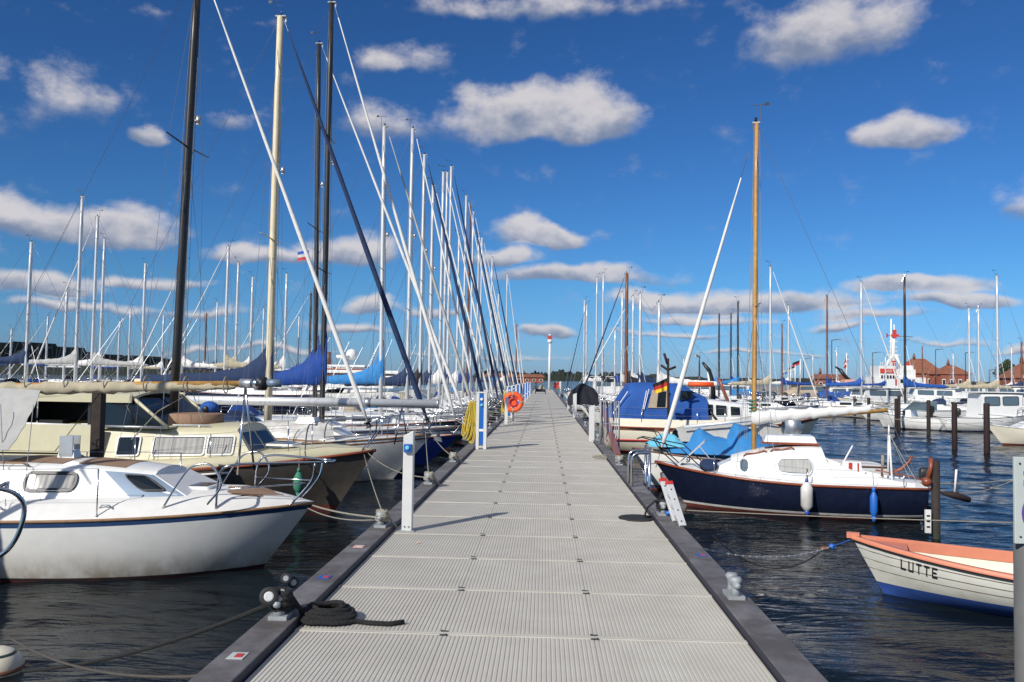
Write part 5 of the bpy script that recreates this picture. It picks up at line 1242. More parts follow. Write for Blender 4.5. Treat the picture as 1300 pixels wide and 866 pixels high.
for i, (nm, lab, px, py, L_, rz, st, kw) in enumerate(MB_LIST): motorboat(nm, lab, px, py, L_, rz, st, seed=i, **kw)
def black_tarp():
    p = W(736,503,34.5); t = MB(); rnd = random.Random(1); rows = []
    for i in range(9):
        q = i/8; rows.append([(p.x-.5+q*1.25, p.y-.5*math.cos(a), p.z-.35+(.25+.55*math.sin(q*3.0)**.7)*math.sin(a)**.8*1.1+rnd.uniform(-.05,.05)) for a in [math.pi*k/10 for k in range(11)]])
    t.shell(rows, .02, 'black_cloth'); tag(t.build('black_tarpaulin'), 'bulging black tarpaulin over boat gear at the right edge of the jetty', 'tarpaulin')
black_tarp()
# ------------------------------------------------------------------ yachts down the right of the jetty and across the basin
RIGHT = [ # mast px, top py, Y, hull, cover, mast, stay, bowx or None, dir, label
 (837,384,46,'white','white_cloth','alu_mast','white_cloth',2.4,-1,'short thin white mast behind the blue tent'),
 (813,373,52,'white','navy_cloth','alu_mast','white_cloth',2.4,-1,'white mast right of the thick brown mast'),
 (796,347,58,'white','black_cloth','brown_mast','navy_cloth',2.4,-1,'thick brown mast, tallest on the right of the jetty'),
 (804,376,64,'navy','white_cloth','alu_mast','white_cloth',2.4,-1,'thin mast close behind the thick brown one'),
 (790,371,69,'white','white_cloth','alu_mast','white_cloth',2.4,-1,'white mast just left of the thick brown one'),
 (781,419,75,'white','royal_cloth','alu_mast','white_cloth',2.4,-1,'very short mast far down the right row'),
 (766,347,81,'white','black_cloth','alu_mast','white_cloth',2.4,-1,'tall white mast far down the right row'),
 (758,352,89,'pale_cream','white_cloth','alu_mast','white_cloth',2.4,-1,'tall white mast and cream hull far down the right row'),
 (745,387,98,'white','white_cloth','alu_mast','navy_cloth',2.4,-1,'white mast and dark jib near the end of the right row'),
 (742,381,106,'white','white_cloth','alu_mast','white_cloth',2.4,-1,'white mast, last on the right of the jetty'),
 (913,399,80,'white','sky_cloth','black_mast','white_cloth',None,1,'dark mast, leftmost of three dark masts in the basin'),
 (928,398,86,'white','royal_cloth','black_mast','white_cloth',None,-1,'dark mast, middle of three dark masts in the basin'),
 (937,383,74,'navy','sky_cloth','black_mast','white_cloth',None,1,'black mast, tallest of three dark masts in the basin'),
 (978,339,62,'white','beige_cloth','alu_mast','white_cloth',None,1,'tall white mast just right of the varnished wooden mast'),
 (993,412,88,'white','royal_cloth','brown_mast','navy_cloth',None,-1,'short brown mast right of the varnished wooden mast'),
 (1001,388,94,'white','white_cloth','alu_mast','white_cloth',None,1,'thin pale mast behind the short brown one'),
 (1050,375,82,'white','royal_cloth','brown_mast','white_cloth',None,-1,'slim reddish mast above the tan canopy'),
 (1093,358,70,'white','tent_blue','alu_mast','white_cloth',None,1,'grey mast left of the red towered ship'),
 (1148,352,64,'white','tent_blue','black_mast','white_cloth',None,-1,'black mast and blue boom cover in front of the red towered ship'),
 (1230,391,78,'white','beige_cloth','alu_mast','white_cloth',None,1,'left one of two matching white masts right of the red roofed houses'),
 (1242,392,74,'white','beige_cloth','alu_mast','white_cloth',None,-1,'right one of two matching white masts right of the red roofed houses'),
 (1265,350,66,'pale_cream','beige_cloth','alu_mast','white_cloth',None,1,'tallest grey mast near the right edge'),
 (1297,435,80,'white','navy_cloth','brown_mast','white_cloth',None,1,'dark mast top at the right edge'),
 (868,455,125,'white','white_cloth','alu_mast','white_cloth',None,1,'tiny mast low behind the raft of the blue tented yacht'),
 (951,440,130,'white','white_cloth','alu_mast','white_cloth',None,-1,'tiny mast just left of the wooden mast'),
 (1032,450,128,'white','navy_cloth','alu_mast','white_cloth',None,1,'tiny mast between the flagpoles and the brown building'),
 (1062,444,122,'navy','white_cloth','alu_mast','white_cloth',None,-1,'tiny mast over the roof of the brown building'),
 (1124,452,118,'white','royal_cloth','alu_mast','white_cloth',None,1,'tiny mast in front of the rescue ship bridge'),
 (1171,440,126,'white','white_cloth','brown_mast','white_cloth',None,-1,'tiny brown mast in front of the large hipped house'),
 (1210,448,120,'white','navy_cloth','alu_mast','white_cloth',None,1,'tiny mast in front of the lower red roofed house'),
 (1284,440,110,'white','white_cloth','alu_mast','white_cloth',None,1,'small mast just left of the right edge house'),
 (888,452,95,'white','black_cloth','black_mast','white_cloth',None,-1,'stub dark mast behind the blue tent'),
]
for i, (px, py, Y, hc, cv, mc, st, bx, d, lab) in enumerate(RIGHT):
    mx = W(px, py, Y).x
    if bx is None: L_ = 8+.6*(i % 4); bx = mx+d*L_*.42
    else: L_ = max(6.5, min(11, (mx-bx)/.42))
    yacht('sailing yacht with '+lab, Y, bx, d, L_, px, py, hullc=hc, cover=cv, mastc=mc, stay=st if i in (2,3,8,13,17) else 'wire', jib_r=.05 if i in (2,3,8,13,17) else .014, mr=.12 if px == 796 else .085, boomz=2.7, detail=1, spreaders=(.5,), hood=['navy_cloth',None,'royal_cloth'][i % 3],
          group='yachts along the right side of the jetty' if i < 10 else 'yachts across the basin on the right', heading=R(-3+(i*5) % 7), seed=90+i, hump=.7)
# ------------------------------------------------------------------ mooring piles
PILES = [(1253,512,575,.17,'nearest and thickest of the basin piles, far right'),(1212,511,570,.16,'reddish pile second from the right in the basin'),(1179,508,552,.15,'dark pile in front of the black outboard'),
 (1138,506,548,.15,'reddish pile left of the cuddy boat'),(1141.5,502,546,.13,'dark pile close behind the reddish one left of the cuddy boat'),(1103,505,542,.15,'dark pile at the end of the white rolled sail'),
 (1085,503,533,.14,'dark pile left of the white rolled sail end'),(1026,499,525,.15,'dark pile before the tan canopied cruiser'),(1197,503,524,.14,'short dark pile behind the cuddy boat outboard'),
 (1207,497,520,.16,'pile with red band in front of the work boat'),(1158,497,520,.16,'pile before the black yacht mast'),(1288,499,535,.16,'dark pile near the right edge'),(968,500,522,.14,'dark pile just right of the wooden mast')]
for i, (px, ty, by, r, lab) in enumerate(PILES):
    b = G(px, by, 0); tz = W(px, ty, b.y).z; o = MB(); o.tube([(b.x,b.y,-2.5),(b.x,b.y,tz-.04),(b.x,b.y,tz)], [r*.72,r*.70,r*.6], 'rust_pile' if i in (0,1,3,9) else 'pile_wood', 12)
    tag(o.build('mooring_pile'), 'wooden mooring pile, '+lab, 'mooring pile', 'mooring piles in the basin')
def stern_pile():
    b = W(1188,640,15.6); a = W(1188,585,15.6); t = thing('mooring_pile', 'dark mooring pile with red bracket at the stern of the navy boat', 'mooring pile', (b.x, 15.6, 0), 0, 'mooring piles in the basin')
    o = MB(); o.tube([(0,0,-2.5),(0,0,a.z)], .075, 'pile_wood', 12); o.build('post', t)
    o = MB(); o.tube([(-.09,-.02,a.z+.05),(-.10,-.04,a.z-.12),(-.16,-.06,a.z-.3)], .04, 'mahogany', 7); o.ball((-.20,-.08,a.z-.38), .09, 'mahogany', 10); o.build('bracket', t)
    o = MB(); o.box((-.20,-.12,.32), (.10,.04,.42), 'white'); 
    for k in range(3): o.box((-.20,-.142,.22+.1*k), (.06,.006,.03), 'black')
    o.build('depth_gauge', t)
    # floating branch with a white stick
    q = thing('marker_stick', 'white stick on a dark float lying off the navy boat stern', 'marker', W(1213,626,15.2)); o = MB(); o.tube([(-.25,0,.0),(0,0,-.04),(.25,0,-.12)], [.03,.07,.05], 'rust_pile', 7); o.build('float', q); o = MB(); o.tube([(-.02,0,-.05),(.02,0,.42)], .02, 'white', 6); o.build('stick', q)
stern_pile()
# ------------------------------------------------------------------ things on the jetty
def post(label, px, py, tpy, w=.11, name='steel_post', box=False, group='steel posts along the jetty'):
    b = G(px, py, DECK); tz = W(px, tpy, b.y).z; h = tz-DECK
    t = thing(name, label, 'post', b, 0, group); o = MB(); hw = w/2
    for (x, y, dx, dy) in ((0,-hw,w,.012),(0,hw,w,.012),(-hw,0,.012,w),(hw,0,.012,w)): pass
    o.add([(-hw,-hw,0),(hw,-hw,0),(hw,hw,0),(-hw,hw,0),(-hw,-hw,h-.055),(hw,-hw,h),(hw,hw,h),(-hw,hw,h-.055)], [(3,2,1,0),(4,5,6,7),(0,1,5,4),(1,2,6,5),(2,3,7,6),(3,0,4,7)], 'post_grey'); o.build('tube', t, bevel=.006)
    f = MB(); f.box((0,0,.006), (w+.05,w+.04,.012), 'galv')
    for sx in (-1,1): f.tube([(sx*.02,-hw-.003,.05),(sx*.02,-hw-.012,.05)], .006, 'dark_wire', 6)
    f.build('foot', t)
    if box:
        k = MB(); k.box((.0,-hw-.022,h-.17), (.075,.05,.08), 'sign_blue'); k.tube([(0,-hw-.045,h-.165),(0,-hw-.062,h-.165)], .022, 'aqua_cloth', 10); k.build('socket_box', t, bevel=.006)
    return t
mat('post_grey', (.60,.60,.58), .5, var=.05)
post('tall pale steel post with a blue socket box, nearest post on the left', 517, 674, 546, .098, box=True)
post('pale steel post nearest on the right of the jetty', 751, 561, 514, .13)
post('pale steel post second on the right of the jetty', 729.5, 531, 499, .14)
post('pale steel post third on the right of the jetty', 722, 520, 497, .14)
post('thin steel post in front of the orange lifebuoy', 642.5, 539, 503, .10)
post('pale steel post far down the right beside the small lifebuoy', 711, 504, 484, .16)
def pedestal(Y, label, hose=False, h=1.18, group='blue service pedestals along the left edge'):
    t = thing('service_pedestal', label, 'service pedestal', (XL+.13, Y, DECK), R(0), group); w = .22
    o = MB(); 
    for s in (-1,1): o.box((s*(w/2-.03),-.0,h/2), (.065,.20,h), 'post_grey')
    o.box((0,0,h+.012), (w+.02,.21,.03), 'post_grey'); o.box((0,.02,h/2), (w-.06,.15,h-.01), 'grey_metal'); o.build('housing', t, bevel=.005)
    o = MB(); o.box((0,-.07,h/2+.04), (w-.13,.03,h-.12), 'post_blue'); b = o.build('blue_panel', t)
    o = MB(); o.box((0,-.088,.40), (w-.13,.012,.05), 'white'); o.box((0,-.088,.05), (w-.13,.012,.04), 'white'); o.build('white_band', b)
    if Y < 40:
        for k in range(2):
            o = MB(); o.lathe([(.03,0),(.03,.03),(.022,.035)], 'aqua_cloth' if k else 'white', 10, (0,-.09,h-.13-.12*k), (0,-1,0)); o.build('socket', t)
    if hose:
        q = thing('yellow_hose', 'bundle of yellow hose hung on the blue service pedestal'+hose, 'hose', (XL+.13-.13, Y, DECK)); rnd = random.Random(2)
        for k in range(7 if Y < 25 else 3):
            o = MB(); a = .10+.014*k; x = -.02-.016*k; L_ = .80+rnd.uniform(-.1,.10); dx = -.05-.014*k; P = []
            for i in range(24):
                an = 2*math.pi*i/24; sz = (math.sin(an)+1)/2
                P.append((x+dx*(1-sz)**1.2 + math.cos(an)*(.02+.055*(1-sz)), -.05-.012*k+rnd.uniform(-.004,.004), 1.0-(1-sz)*L_))
            o.tube(P, .011 if Y < 25 else .02, 'yellow_hose', 6, closed=True); o.build('coil', q)
        o = MB(); o.tube([(.02,0,1.0),(-.14,-.02,1.02)], .012, 'grey_metal', 6); o.build('hanger', q)
    return t
yp = G(612,570,DECK).y
pedestal(yp, 'blue and grey service pedestal with yellow hose, nearest on the left edge', ', nearest on the left')
for k, (Y, hs) in enumerate(((31.5,', second along the left'),(36.0,False),(41.5,', far along the left'),(47.0,False),(53.5,False),(61,False),(70,False),(82,False))):
    pedestal(Y, 'blue service pedestal, '+['second','third','fourth','fifth','sixth','seventh','eighth','ninth'][k]+' along the left edge', hs)
def lifebuoy(px, py, bpy_, label, r=.35, col='orange', back=True):
    b = G(px, bpy_, DECK); c = W(px, py, b.y); t = thing('lifebuoy_stand', label, 'lifebuoy', b); cz = c.z-DECK
    o = MB(); o.tube([(0,.08,0),(0,.08,cz+.05)], .035, 'galv', 8); o.box((0,.08,.01), (.2,.2,.02), 'galv'); o.box((0,.05,cz), (.30,.03,.34), 'orange'); o.build('stand', t)
    o = MB(); P = [(r*.78*math.cos(a), 0, cz+r*.78*math.sin(a)) for a in [2*math.pi*i/32 for i in range(32)]]; o.tube(P, r*.22, col, 12, closed=True); ring = o.build('ring', t)
    for k in range(4):
        a0 = math.pi/2*k+math.pi/2; o = MB(); P = [(r*.78*math.cos(a), 0, cz+r*.78*math.sin(a)) for a in (a0-.09,a0,a0+.09)]; o.tube(P, r*.235, 'rope', 12); o.build('white_band', ring)
    o = MB(); P = []
    for k in range(4):
        for i in range(6): a = math.pi/2*k+math.pi/2+math.pi/2*i/6; rr = r*(1.0+.07*math.sin(math.pi*i/6)); P.append((rr*math.cos(a), -.03, cz+rr*math.sin(a)))
    o.tube(P, .01, 'rope', 5, closed=True); o.build('grab_line', ring)
    o = MB(); P = [(r*.36*math.cos(a), -.01, cz+r*.36*math.sin(a)) for a in [2*math.pi*i/20 for i in range(20)]]; o.tube(P, .03, 'red', 8, closed=True); o.build('line_bag', t)
    return t
lifebuoy(651, 510.5, 536, 'bright orange lifebuoy on a stand at the left edge of the jetty', .36)
lifebuoy(706.5, 489.5, 501, 'small far red lifebuoy at the right edge of the jetty', .36, 'red')
def cleat(px, py, label, wrap=None, s=1.0, side=-1, group='mooring cleats on the jetty rims'):
    xi = (XL-.11) if side < 0 else (XR+.11); b = G(px, py, DECK+.05)
    t = thing('mooring_cleat', label, 'cleat', (xi, b.y, DECK+.05), 0, group); o = MB()
    s *= .82; o.box((0,0,.012), (.11,.24*s,.024), 'galv'); 
    for y in (-.06,.06): o.lathe([(.035,.02),(.026,.06),(.03,.10),(.045,.125),(.03,.145)], 'galv', 12, (0,y,0))
    o.tube([(0,-.16*s,.10),(0,-.06,.085),(0,.06,.085),(0,.16*s,.10)], [.018,.026,.026,.018], 'galv', 8); o.build('body', t)
    if wrap:
        w = thing('rope_hitch', 'turns of '+wrap[1], 'rope', (xi, b.y, DECK+.05)); o = MB(); P = []; rnd = random.Random(int(px))
        for i in range(60):
            a = i*.55; P.append((.06*math.cos(a)+rnd.uniform(-.008,.008), .085*math.sin(a*.97)+rnd.uniform(-.008,.008), .05+.0018*i+rnd.uniform(-.004,.004)))
        P += [(.09,.02,.05),(.13,.09,-.03+.005)]
        o.tube(P, wrap[2] if len(wrap) > 2 else .012, wrap[0], 6); o.build('turns', w)
    return Vector((xi, b.y, DECK+.13))
C1 = cleat(362, 782, 'galvanised cleat buried in black rope, nearest on the left rim', ('dark_rope','black rope on the nearest left cleat', .017))
C2 = cleat(484, 668, 'galvanised cleat with white rope, second on the left rim', ('rope','white rope on the second left cleat'))
C3 = cleat(553, 614, 'cleat with pale rope, third on the left rim', ('rope','pale rope on the third left cleat', .016))
C4 = cleat(579, 586, 'cleat with pale rope, fourth on the left rim', ('rope','pale rope on the fourth left cleat', .016))
C5 = cleat(926, 757, 'bare galvanised cleat, nearest on the right rim', None, 1.0, 1)
C6 = cleat(833, 653, 'cleat with black and blue line beside the aluminium ladder', ('dark_rope','black line on the cleat beside the ladder'), 1.0, 1)
C7 = cleat(783, 590, 'cleat beside the brown leaning pole on the right rim', ('rope','pale rope by the brown leaning pole'), 1.0, 1)
CL_ = []
for k, (Y, side) in enumerate([(24,-1),(27.5,-1),(31,-1),(34.5,-1),(38,-1),(42,-1),(46,-1),(20,1),(26,1),(32,1),(38,1),(44,1)]):
    xi = (XL-.11) if side < 0 else (XR+.11); px = 0
    v = CAMROT.transposed() @ (Vector((xi,Y,DECK+.05))-Vector((0,0,CAMZ))); px, py = 650+F*v.x/-v.z, 433+F*v.y/v.z
    o = ['fifth','sixth','seventh','eighth','ninth','tenth','eleventh','fourth','fifth','sixth','seventh','eighth'][k]
    CL_.append(cleat(px, py, 'small galvanised cleat, %s along the %s rim' % (o, 'left' if side < 0 else 'right'), None, 1.0, side))
# white fenders clamped beside the first cleat
def shackle_rollers():
    t = thing('fender_roller', 'black rubber rollers with white hubs sitting on the left rim by the black rope', 'roller', (C1.x-.02, C1.y, DECK+.06)); 
    for k, (x,y,z,r) in enumerate(((-.03,-.10,.13,.055),(.03,.03,.205,.034),(.06,.08,.17,.036))):
        o = MB(); o.lathe([(r*.8,-.035),(r,-.028),(r,.028),(r*.8,.035),(r*.62,.036)], 'rubber', 20, (x,y,z), (.25,-1,.25), False); w = o.build('roller', t); o = MB(); o.lathe([(r*.52,.0),(r*.52,.040),(r*.40,.044)], 'post_grey' if k == 0 else 'galv', 16, (x,y,z), (.25,-1,.25), False); o.build('hub', w)
shackle_rollers()
def coil(px, py, label, r, m, n, tr=.02, flatc=.5, name='rope_coil'):
    b = G(px, py, DECK); o = MB(); P = []; rnd = random.Random(int(px))
    for i in range(n*16): a = 2*math.pi*i/16; rr = r*(.45+.55*(i/(n*16))) ; P.append((b.x+rr*math.cos(a)*1.25+rnd.uniform(-.008,.008), b.y+rr*math.sin(a)+rnd.uniform(-.008,.008), DECK+tr+.075*(1-i/(n*16))**.8+.006*math.sin(i*.9)))
    e = P[-1]; P += [(e[0]+.10,e[1]-.03,DECK+tr),(e[0]+.22,e[1]-.04,DECK+tr),(e[0]+.30,e[1]+.01,DECK+tr)]
    o.tube(P, tr, m, 7); return tag(o.build(name), label, 'rope')
coil(416, 787, 'coil of thick black rope lying on the near left of the grating', .155, 'dark_rope', 6, .015)
def misc():
    b = G(809, 658.5, DECK); o = MB(); o.lathe([(.20,.0),(.205,.006),(.20,.014),(.16,.014)], 'rubber', 32, (b.x,b.y,DECK+.001)); tag(o.build('rubber_disc'), 'flat round black rubber mat lying on the right of the grating', 'mat')
    o = MB(); o.tube([(C6.x,C6.y,DECK+.16),(C6.x-.08,C6.y-.02,DECK+.2),(C6.x-.17,C6.y-.03,DECK+.12),(C6.x-.20,C6.y-.05,DECK+.03),(b.x+.15,b.y+.0,DECK+.022)], .012, 'dark_rope', 6); tag(o.build('tether'), 'short black tether from the cleat to the round rubber mat', 'rope')
    o = MB(); o.tube([(C6.x+.02,C6.y-.12,DECK+.08),(C6.x+.12,C6.y-.1,DECK+.10),(C6.x+.14,C6.y-.02,DECK+.02)], .022, 'fender_blue', 7); tag(o.build('blue_line'), 'bright blue line knotted by the cleat beside the ladder', 'rope')
    # aluminium ladder leaning out over the rim
    yb = G(866,669,DECK+.05).y; base = W(867,668,yb); top = W(850,615,yb+.30); off = W(842,611,yb+.62)-top
    t = thing('boarding_ladder', 'aluminium ladder with red end caps leaning over the right rim', 'ladder', base); d = top-base; M = d.to_track_quat('Z','Y').to_matrix()
    for k in (0,1):
        o = MB(); o.box(d*.5+off*k, (.070,.030,d.length), 'alu_mast', M)
        for q in (.12,.38,.64,.88): o.box(d*q+off*k+Vector((0,-.018,0)), (.018,.006,.018), 'black', M)
        o.build('rail', t, bevel=.003); o = MB(); o.box(d+off*k+d.normalized()*.012, (.080,.042,.045), 'red', M); o.build('end_cap', t, bevel=.008)
    for k in range(3):
        a = d*(.12+.26*k); o = MB(); o.tube([a, a+off], .014, 'alu_mast', 8); o.build('rung', t)
    # stainless ladder handrails
    b = G(808,618,DECK+.05); t = thing('ladder_handrail', 'pair of bent stainless steel handrails at the right rim before the navy boat', 'handrail', (XR+.02, b.y, DECK+.05))
    for k in (0,1):
        o = MB(); yy = k*.42; o.tube([(0,yy,0),(0,yy,.32)]+cr([(0,yy,.34),(.02,yy,.42),(.09,yy,.455),(.16,yy,.46),(.22,yy,.46)]), .021, 'steel', 10); o.build('bar', t)
        o = MB(); o.tube([(.24,yy,-.55),(.24,yy,.54)], .021, 'steel', 10); o.build('bar', t)
    # leaning brown pole with rope
    a = W(765,516,23.6); c = W(784,578,G(783,580,DECK).y); o = MB(); d = a-c; M = d.to_track_quat('Z','Y').to_matrix(); o.box((a+c)/2, (.13,.06,d.length), 'mahogany', M); tag(o.build('leaning_plank', bevel=.008), 'reddish brown plank leaning outwards at the right rim', 'plank')
    o = MB(); rnd = random.Random(6); b = G(774,582,DECK); P = [(b.x+.32*math.sin(i*.8)*(.4+i/26)+rnd.uniform(-.04,.04), b.y+.22*math.cos(i*.63)+rnd.uniform(-.05,.05), DECK+.02+.01*(i % 3)) for i in range(22)]; o.tube(P, .014, 'rope', 6); tag(o.build('loose_rope'), 'loose pale rope lying on the grating at the foot of the leaning plank', 'rope')
    # galvanised mesh frame beside the post
    b = G(758,563,DECK+.05); t = thing('mesh_frame', 'galvanised frame hung with lines between the right post and leaning plank', 'frame', (XR+.1, b.y, DECK)); o = MB(); o.tube([(0,0,0),(0,0,1.02),(.42,.0,1.02),(.42,0,-.3)], .022, 'galv', 8); o.tube([(0,0,.5),(.42,0,.5)], .014, 'galv', 6); o.build('tube', t)
    o = MB(); rnd = random.Random(9)
    for k in range(9): o.tube(sag((.03+.04*k,-.02,1.02),(.05+.04*k,-.02,.28+rnd.uniform(-.2,.1)), 0, 4)+[Vector((.03+.045*k+rnd.uniform(-.03,.03),-.02,.2))], .011, 'galv' if k % 3 else 'dark_rope', 5)
    o.build('hanging_line', t)
    # cart far along the jetty
    b = G(686,500,DECK); t = thing('hand_cart', 'small dark handcart with pale sacks far along the jetty', 'cart', b); o = MB(); o.box((0,0,.34), (.95,1.2,.28), 'black'); o.build('tray', t); o = MB(); o.box((.1,.1,.66), (.6,.8,.40), 'beige_cloth', taper=.7); o.build('sack', t)
    o = MB(); o.tube([(-.45,.6,.4),(-.45,.6,1.15)], .05, 'black', 6); o.build('handle', t)
    for s in (-1,1): o = MB(); o.lathe([(.2,-.04),(.2,.04)], 'rubber', 14, (s*.5,0,.2), (1,0,0)); o.build('wheel', t)
    # rim stickers
    for (px,py,m1,m2,lab,side) in ((300,833,'sign_white','red','white and red berth sticker, nearest on the left rim',-1),(411,733,'sign_blue','red','small blue and red tag on the left rim',-1),(456,694,'pink','sign_white','faded pink berth sticker on the left rim',-1),(891,705,'sign_blue','red','small blue and red tag on the right rim',1)):
        b = G(px, py, DECK+.051); xi = XL-.11 if side < 0 else XR+.14; t = thing('berth_tag', lab, 'sticker', (xi, b.y, DECK+.052)); o = MB(); o.box((0,0,.001), (.085,.10,.003), m1); o.build('plate', t); o = MB(); o.box((.01,0,.003), (.04,.055,.003), m2); o.build('mark', t)
    b = G(531,690,DECK); o = MB(); o.shell([[(b.x-.02,b.y,DECK+.006),(b.x-.01,b.y+.03,DECK+.012)],[(b.x+.0,b.y-.01,DECK+.012),(b.x+.005,b.y+.03,DECK+.016)],[(b.x+.03,b.y,DECK+.008),(b.x+.025,b.y+.02,DECK+.012)]], .001, 'pink'); tag(o.build('dry_leaf'), 'small dry reddish leaf lying on the grating by the nearest post', 'leaf')
    # light mast at the far end
    Y = YEND-2; b = Vector((W(697.5,478,Y).x, Y, DECK)); tz = W(698,426,Y).z; t = thing('harbour_light', 'white harbour light column with red lantern at the far end of the jetty', 'light column', b); o = MB(); h = tz-DECK
    o.tube([(0,0,0),(0,0,h-1.1)], [.19,.15], 'white', 14); o.lathe([(.15,h-1.15),(.34,h-.9),(.34,h-.6),(.2,h-.55)], 'white', 14); o.build('column', t)
    o = MB(); o.box((0,0,h-.3), (.62,.5,.42), 'skin_red'); o.lathe([(.2,h-.03),(.2,h+.15)], 'white', 10); o.build('lantern', t)
misc()
# sign on its pile at the right edge
mat('sign_pile', (.13,.13,.125), .7, var=.15)
def edge_sign():
    Y = 6.0; a = W(1292,580,Y); b = W(1292,690,Y); t = thing('sign_post', 'pale sign with blue lettering on a grey pile at the right edge', 'sign', (a.x+.14, Y, 0))
    o = MB(); o.tube([(0,.08,-2),(0,.08,b.z+.1)], .12, 'sign_pile', 20); o.build('pile', t)
    o = MB(); o.box((.13,0,(a.z+b.z)/2), (.60,.025,a.z-b.z), 'sign_white'); so_ = o.build('board', t, bevel=.004)
    for (txt, z, sz, x) in (('SB-7', a.z-.245, .17, -.105),):
        text('S', .19, 'sign_blue', so_, (-.112,-.0155,a.z-.21), ext=.002, off=.006)
    o = MB(); o.tube([(.02+.13*math.cos(k*math.pi/12), -.0145, (a.z+b.z)/2-.09+.14*math.sin(k*math.pi/12)) for k in range(24)], .016, 'purple', 6, closed=True, flat=.2); o.build('ring_mark', so_)
    for z in (a.z-.045, b.z+.05): o = MB(); o.tube([(-.135,-.012,z),(-.135,-.02,z)], .007, 'dark_wire', 8); o.build('screw', so_)
edge_sign()
# ------------------------------------------------------------------ boat whose pulpit just enters on the left, striped buoy
def edge_boat():
    Y = 8.2; tip = W(-8,700,Y); t = thing('sailing_boat', 'white boat at the left edge whose steel pulpit just enters the view', 'sailing boat', (tip.x-3.2, Y-.1, 0), R(3))
    H = Hull(6.4, 2.1, .7, .85, .7, rake=.55); H.build(t, 'white', 'stripe_blue', 'antifoul', 'stripe_blue'); H.deck(t, 'deck_white'); H.rail(t, 'teak')
    o = MB(); o.tube(cr([(2.4,-.45,.85),(2.7,-.42,1.45),(3.1,-.3,1.62),(3.33,-.12,1.60),(3.44,0,1.45),(3.42,0,1.2),(3.30,0,.98),(3.1,0,.86)],6), .024, 'steel', 10); o.tube([(3.33,-.12,1.6),(3.1,.3,1.62),(2.7,.42,1.45),(2.4,.45,.85)], .021, 'steel', 10); o.build('pulpit', t)
    cb = Cabin(-1.8,1.3,.75,.5,.68,.5,.3,slope=.5); co = cb.build(t,'white'); cb.window(co,-1,.3,.6,.35,.75,'black'); boom_cover(t, -.35, 2.35, 2.3, 'navy_cloth', hump=.7, seed=4); mast(t, -.3, 1.0, 7.5, .06, 'alu_mast', (.5,), .6)  # out-of-view boom and cover added to cast a shadow on the white hull
    p = G(-6,838,.14); b = thing('striped_buoy', 'cream and red striped buoy floating at the lower left corner', 'buoy', (p.x, p.y, .06)); o = MB()
    prof = [(.24*math.sin(math.pi*i/10)+1e-3, -.20*math.cos(math.pi*i/10)) for i in range(11)]; o.lathe(prof, 'pale_cream', 20); o.build('float', b); o = MB(); o.lathe([(.236,-.02),(.242,0),(.238,.03)], 'brown_mast', 20); o.lathe([(.18,.125),(.172,.14),(.15,.155)], 'green_hull', 20); o.build('band', b)
edge_boat()
# ------------------------------------------------------------------ mooring lines
def lines():
    B1 = W(372,630,12.2)
    line('mooring_line', 'white mooring line from the nearest white boat to the second left cleat', W(392,640,12.25), C2, .03, .012)
    line('mooring_line', 'second slack pale line from the nearest white boat to the left rim', W(385,642,12.25), C2+Vector((-.05,.2,-.05)), .08, .008)
    line('mooring_line', 'black mooring line crossing the dark water to the nearest left cleat', W(30,852,6.6), C1+Vector((-.05,0,0)), .08, .016, 'dark_rope')
    line('mooring_line', 'grey line dipping to the lower left water from the rim corner', W(10,808,7.3), Vector((XL-.2, G(262,852,DECK).y, DECK-.02)), .12, .010, 'old_rope')
    line('mooring_line', 'grey mooring line from the dark hulled cruiser to the third cleat', W(466,574,17.2), C3, .12, .008)
    line('mooring_line', 'pale line from the dark hulled cruiser bow to the second cleat', W(462,576,17.2), C2+Vector((0,.1,0)), .05, .007)
    line('mooring_line', 'pale line from the third boat bow to the fourth cleat', W(545,545,21.9), C4, .08, .008)
    line('mooring_line', 'pale line from the third boat bow to the third cleat', W(540,546,21.9), C3, .06, .008)
    k = 0
    for (Y, bx, by, *_r) in LEFT[:8]:
        bow = W(bx, by, Y); bow.x = min(bow.x, -2.1)-.3
        for dy in (-1.1, 1.0):
            line('mooring_line', 'thin pale line from the bow of yacht %s in the left row, %s one' % (['four','five','six','seven','eight','nine','ten','eleven'][k], 'nearer' if dy < 0 else 'farther'), bow, Vector((XL-.12, Y+dy, DECK+.05)), .12, .011, group='bow lines of the left row')
        k += 1
    st = NM @ Vector((-NH.L/2+.1,.3,.78)); line('stern_line', 'pale stern line of the navy boat running out to the right, upper', st, W(1286,609,14.6), .04, .010)
    line('stern_line', 'pale stern line of the navy boat running out to the right, sagging', st, W(1288,609,14.55), .22, .009)
    line('mooring_line', 'long pale line low over the water below the navy hull', W(872,648,14.6), W(1310,664,13.6), .02, .009)
    bw = NM @ Vector((NH.L/2-.1,0,.95)); line('bow_line', 'short white bow line from the navy boat to the jetty', bw, Vector((XR+.2, 17.3, DECK)), .10, .010)
    line('bow_line', 'dark sunken line from the rowing boat chain toward the jetty', W(1040,702,11.5), W(905,680,10.5), .3, .008, 'dark_rope')
    for i, (px1,py1,Y1,px2,py2,Y2) in enumerate(((1080,528,50,1180,530,48),(1140,533,50,1260,536,44),(1186,530,52,1300,545,40))): line('pile_line', 'thin line strung between basin piles, %s one' % ['left','middle','right'][i], W(px1,py1,Y1), W(px2,py2,Y2), .15, .014)
lines()
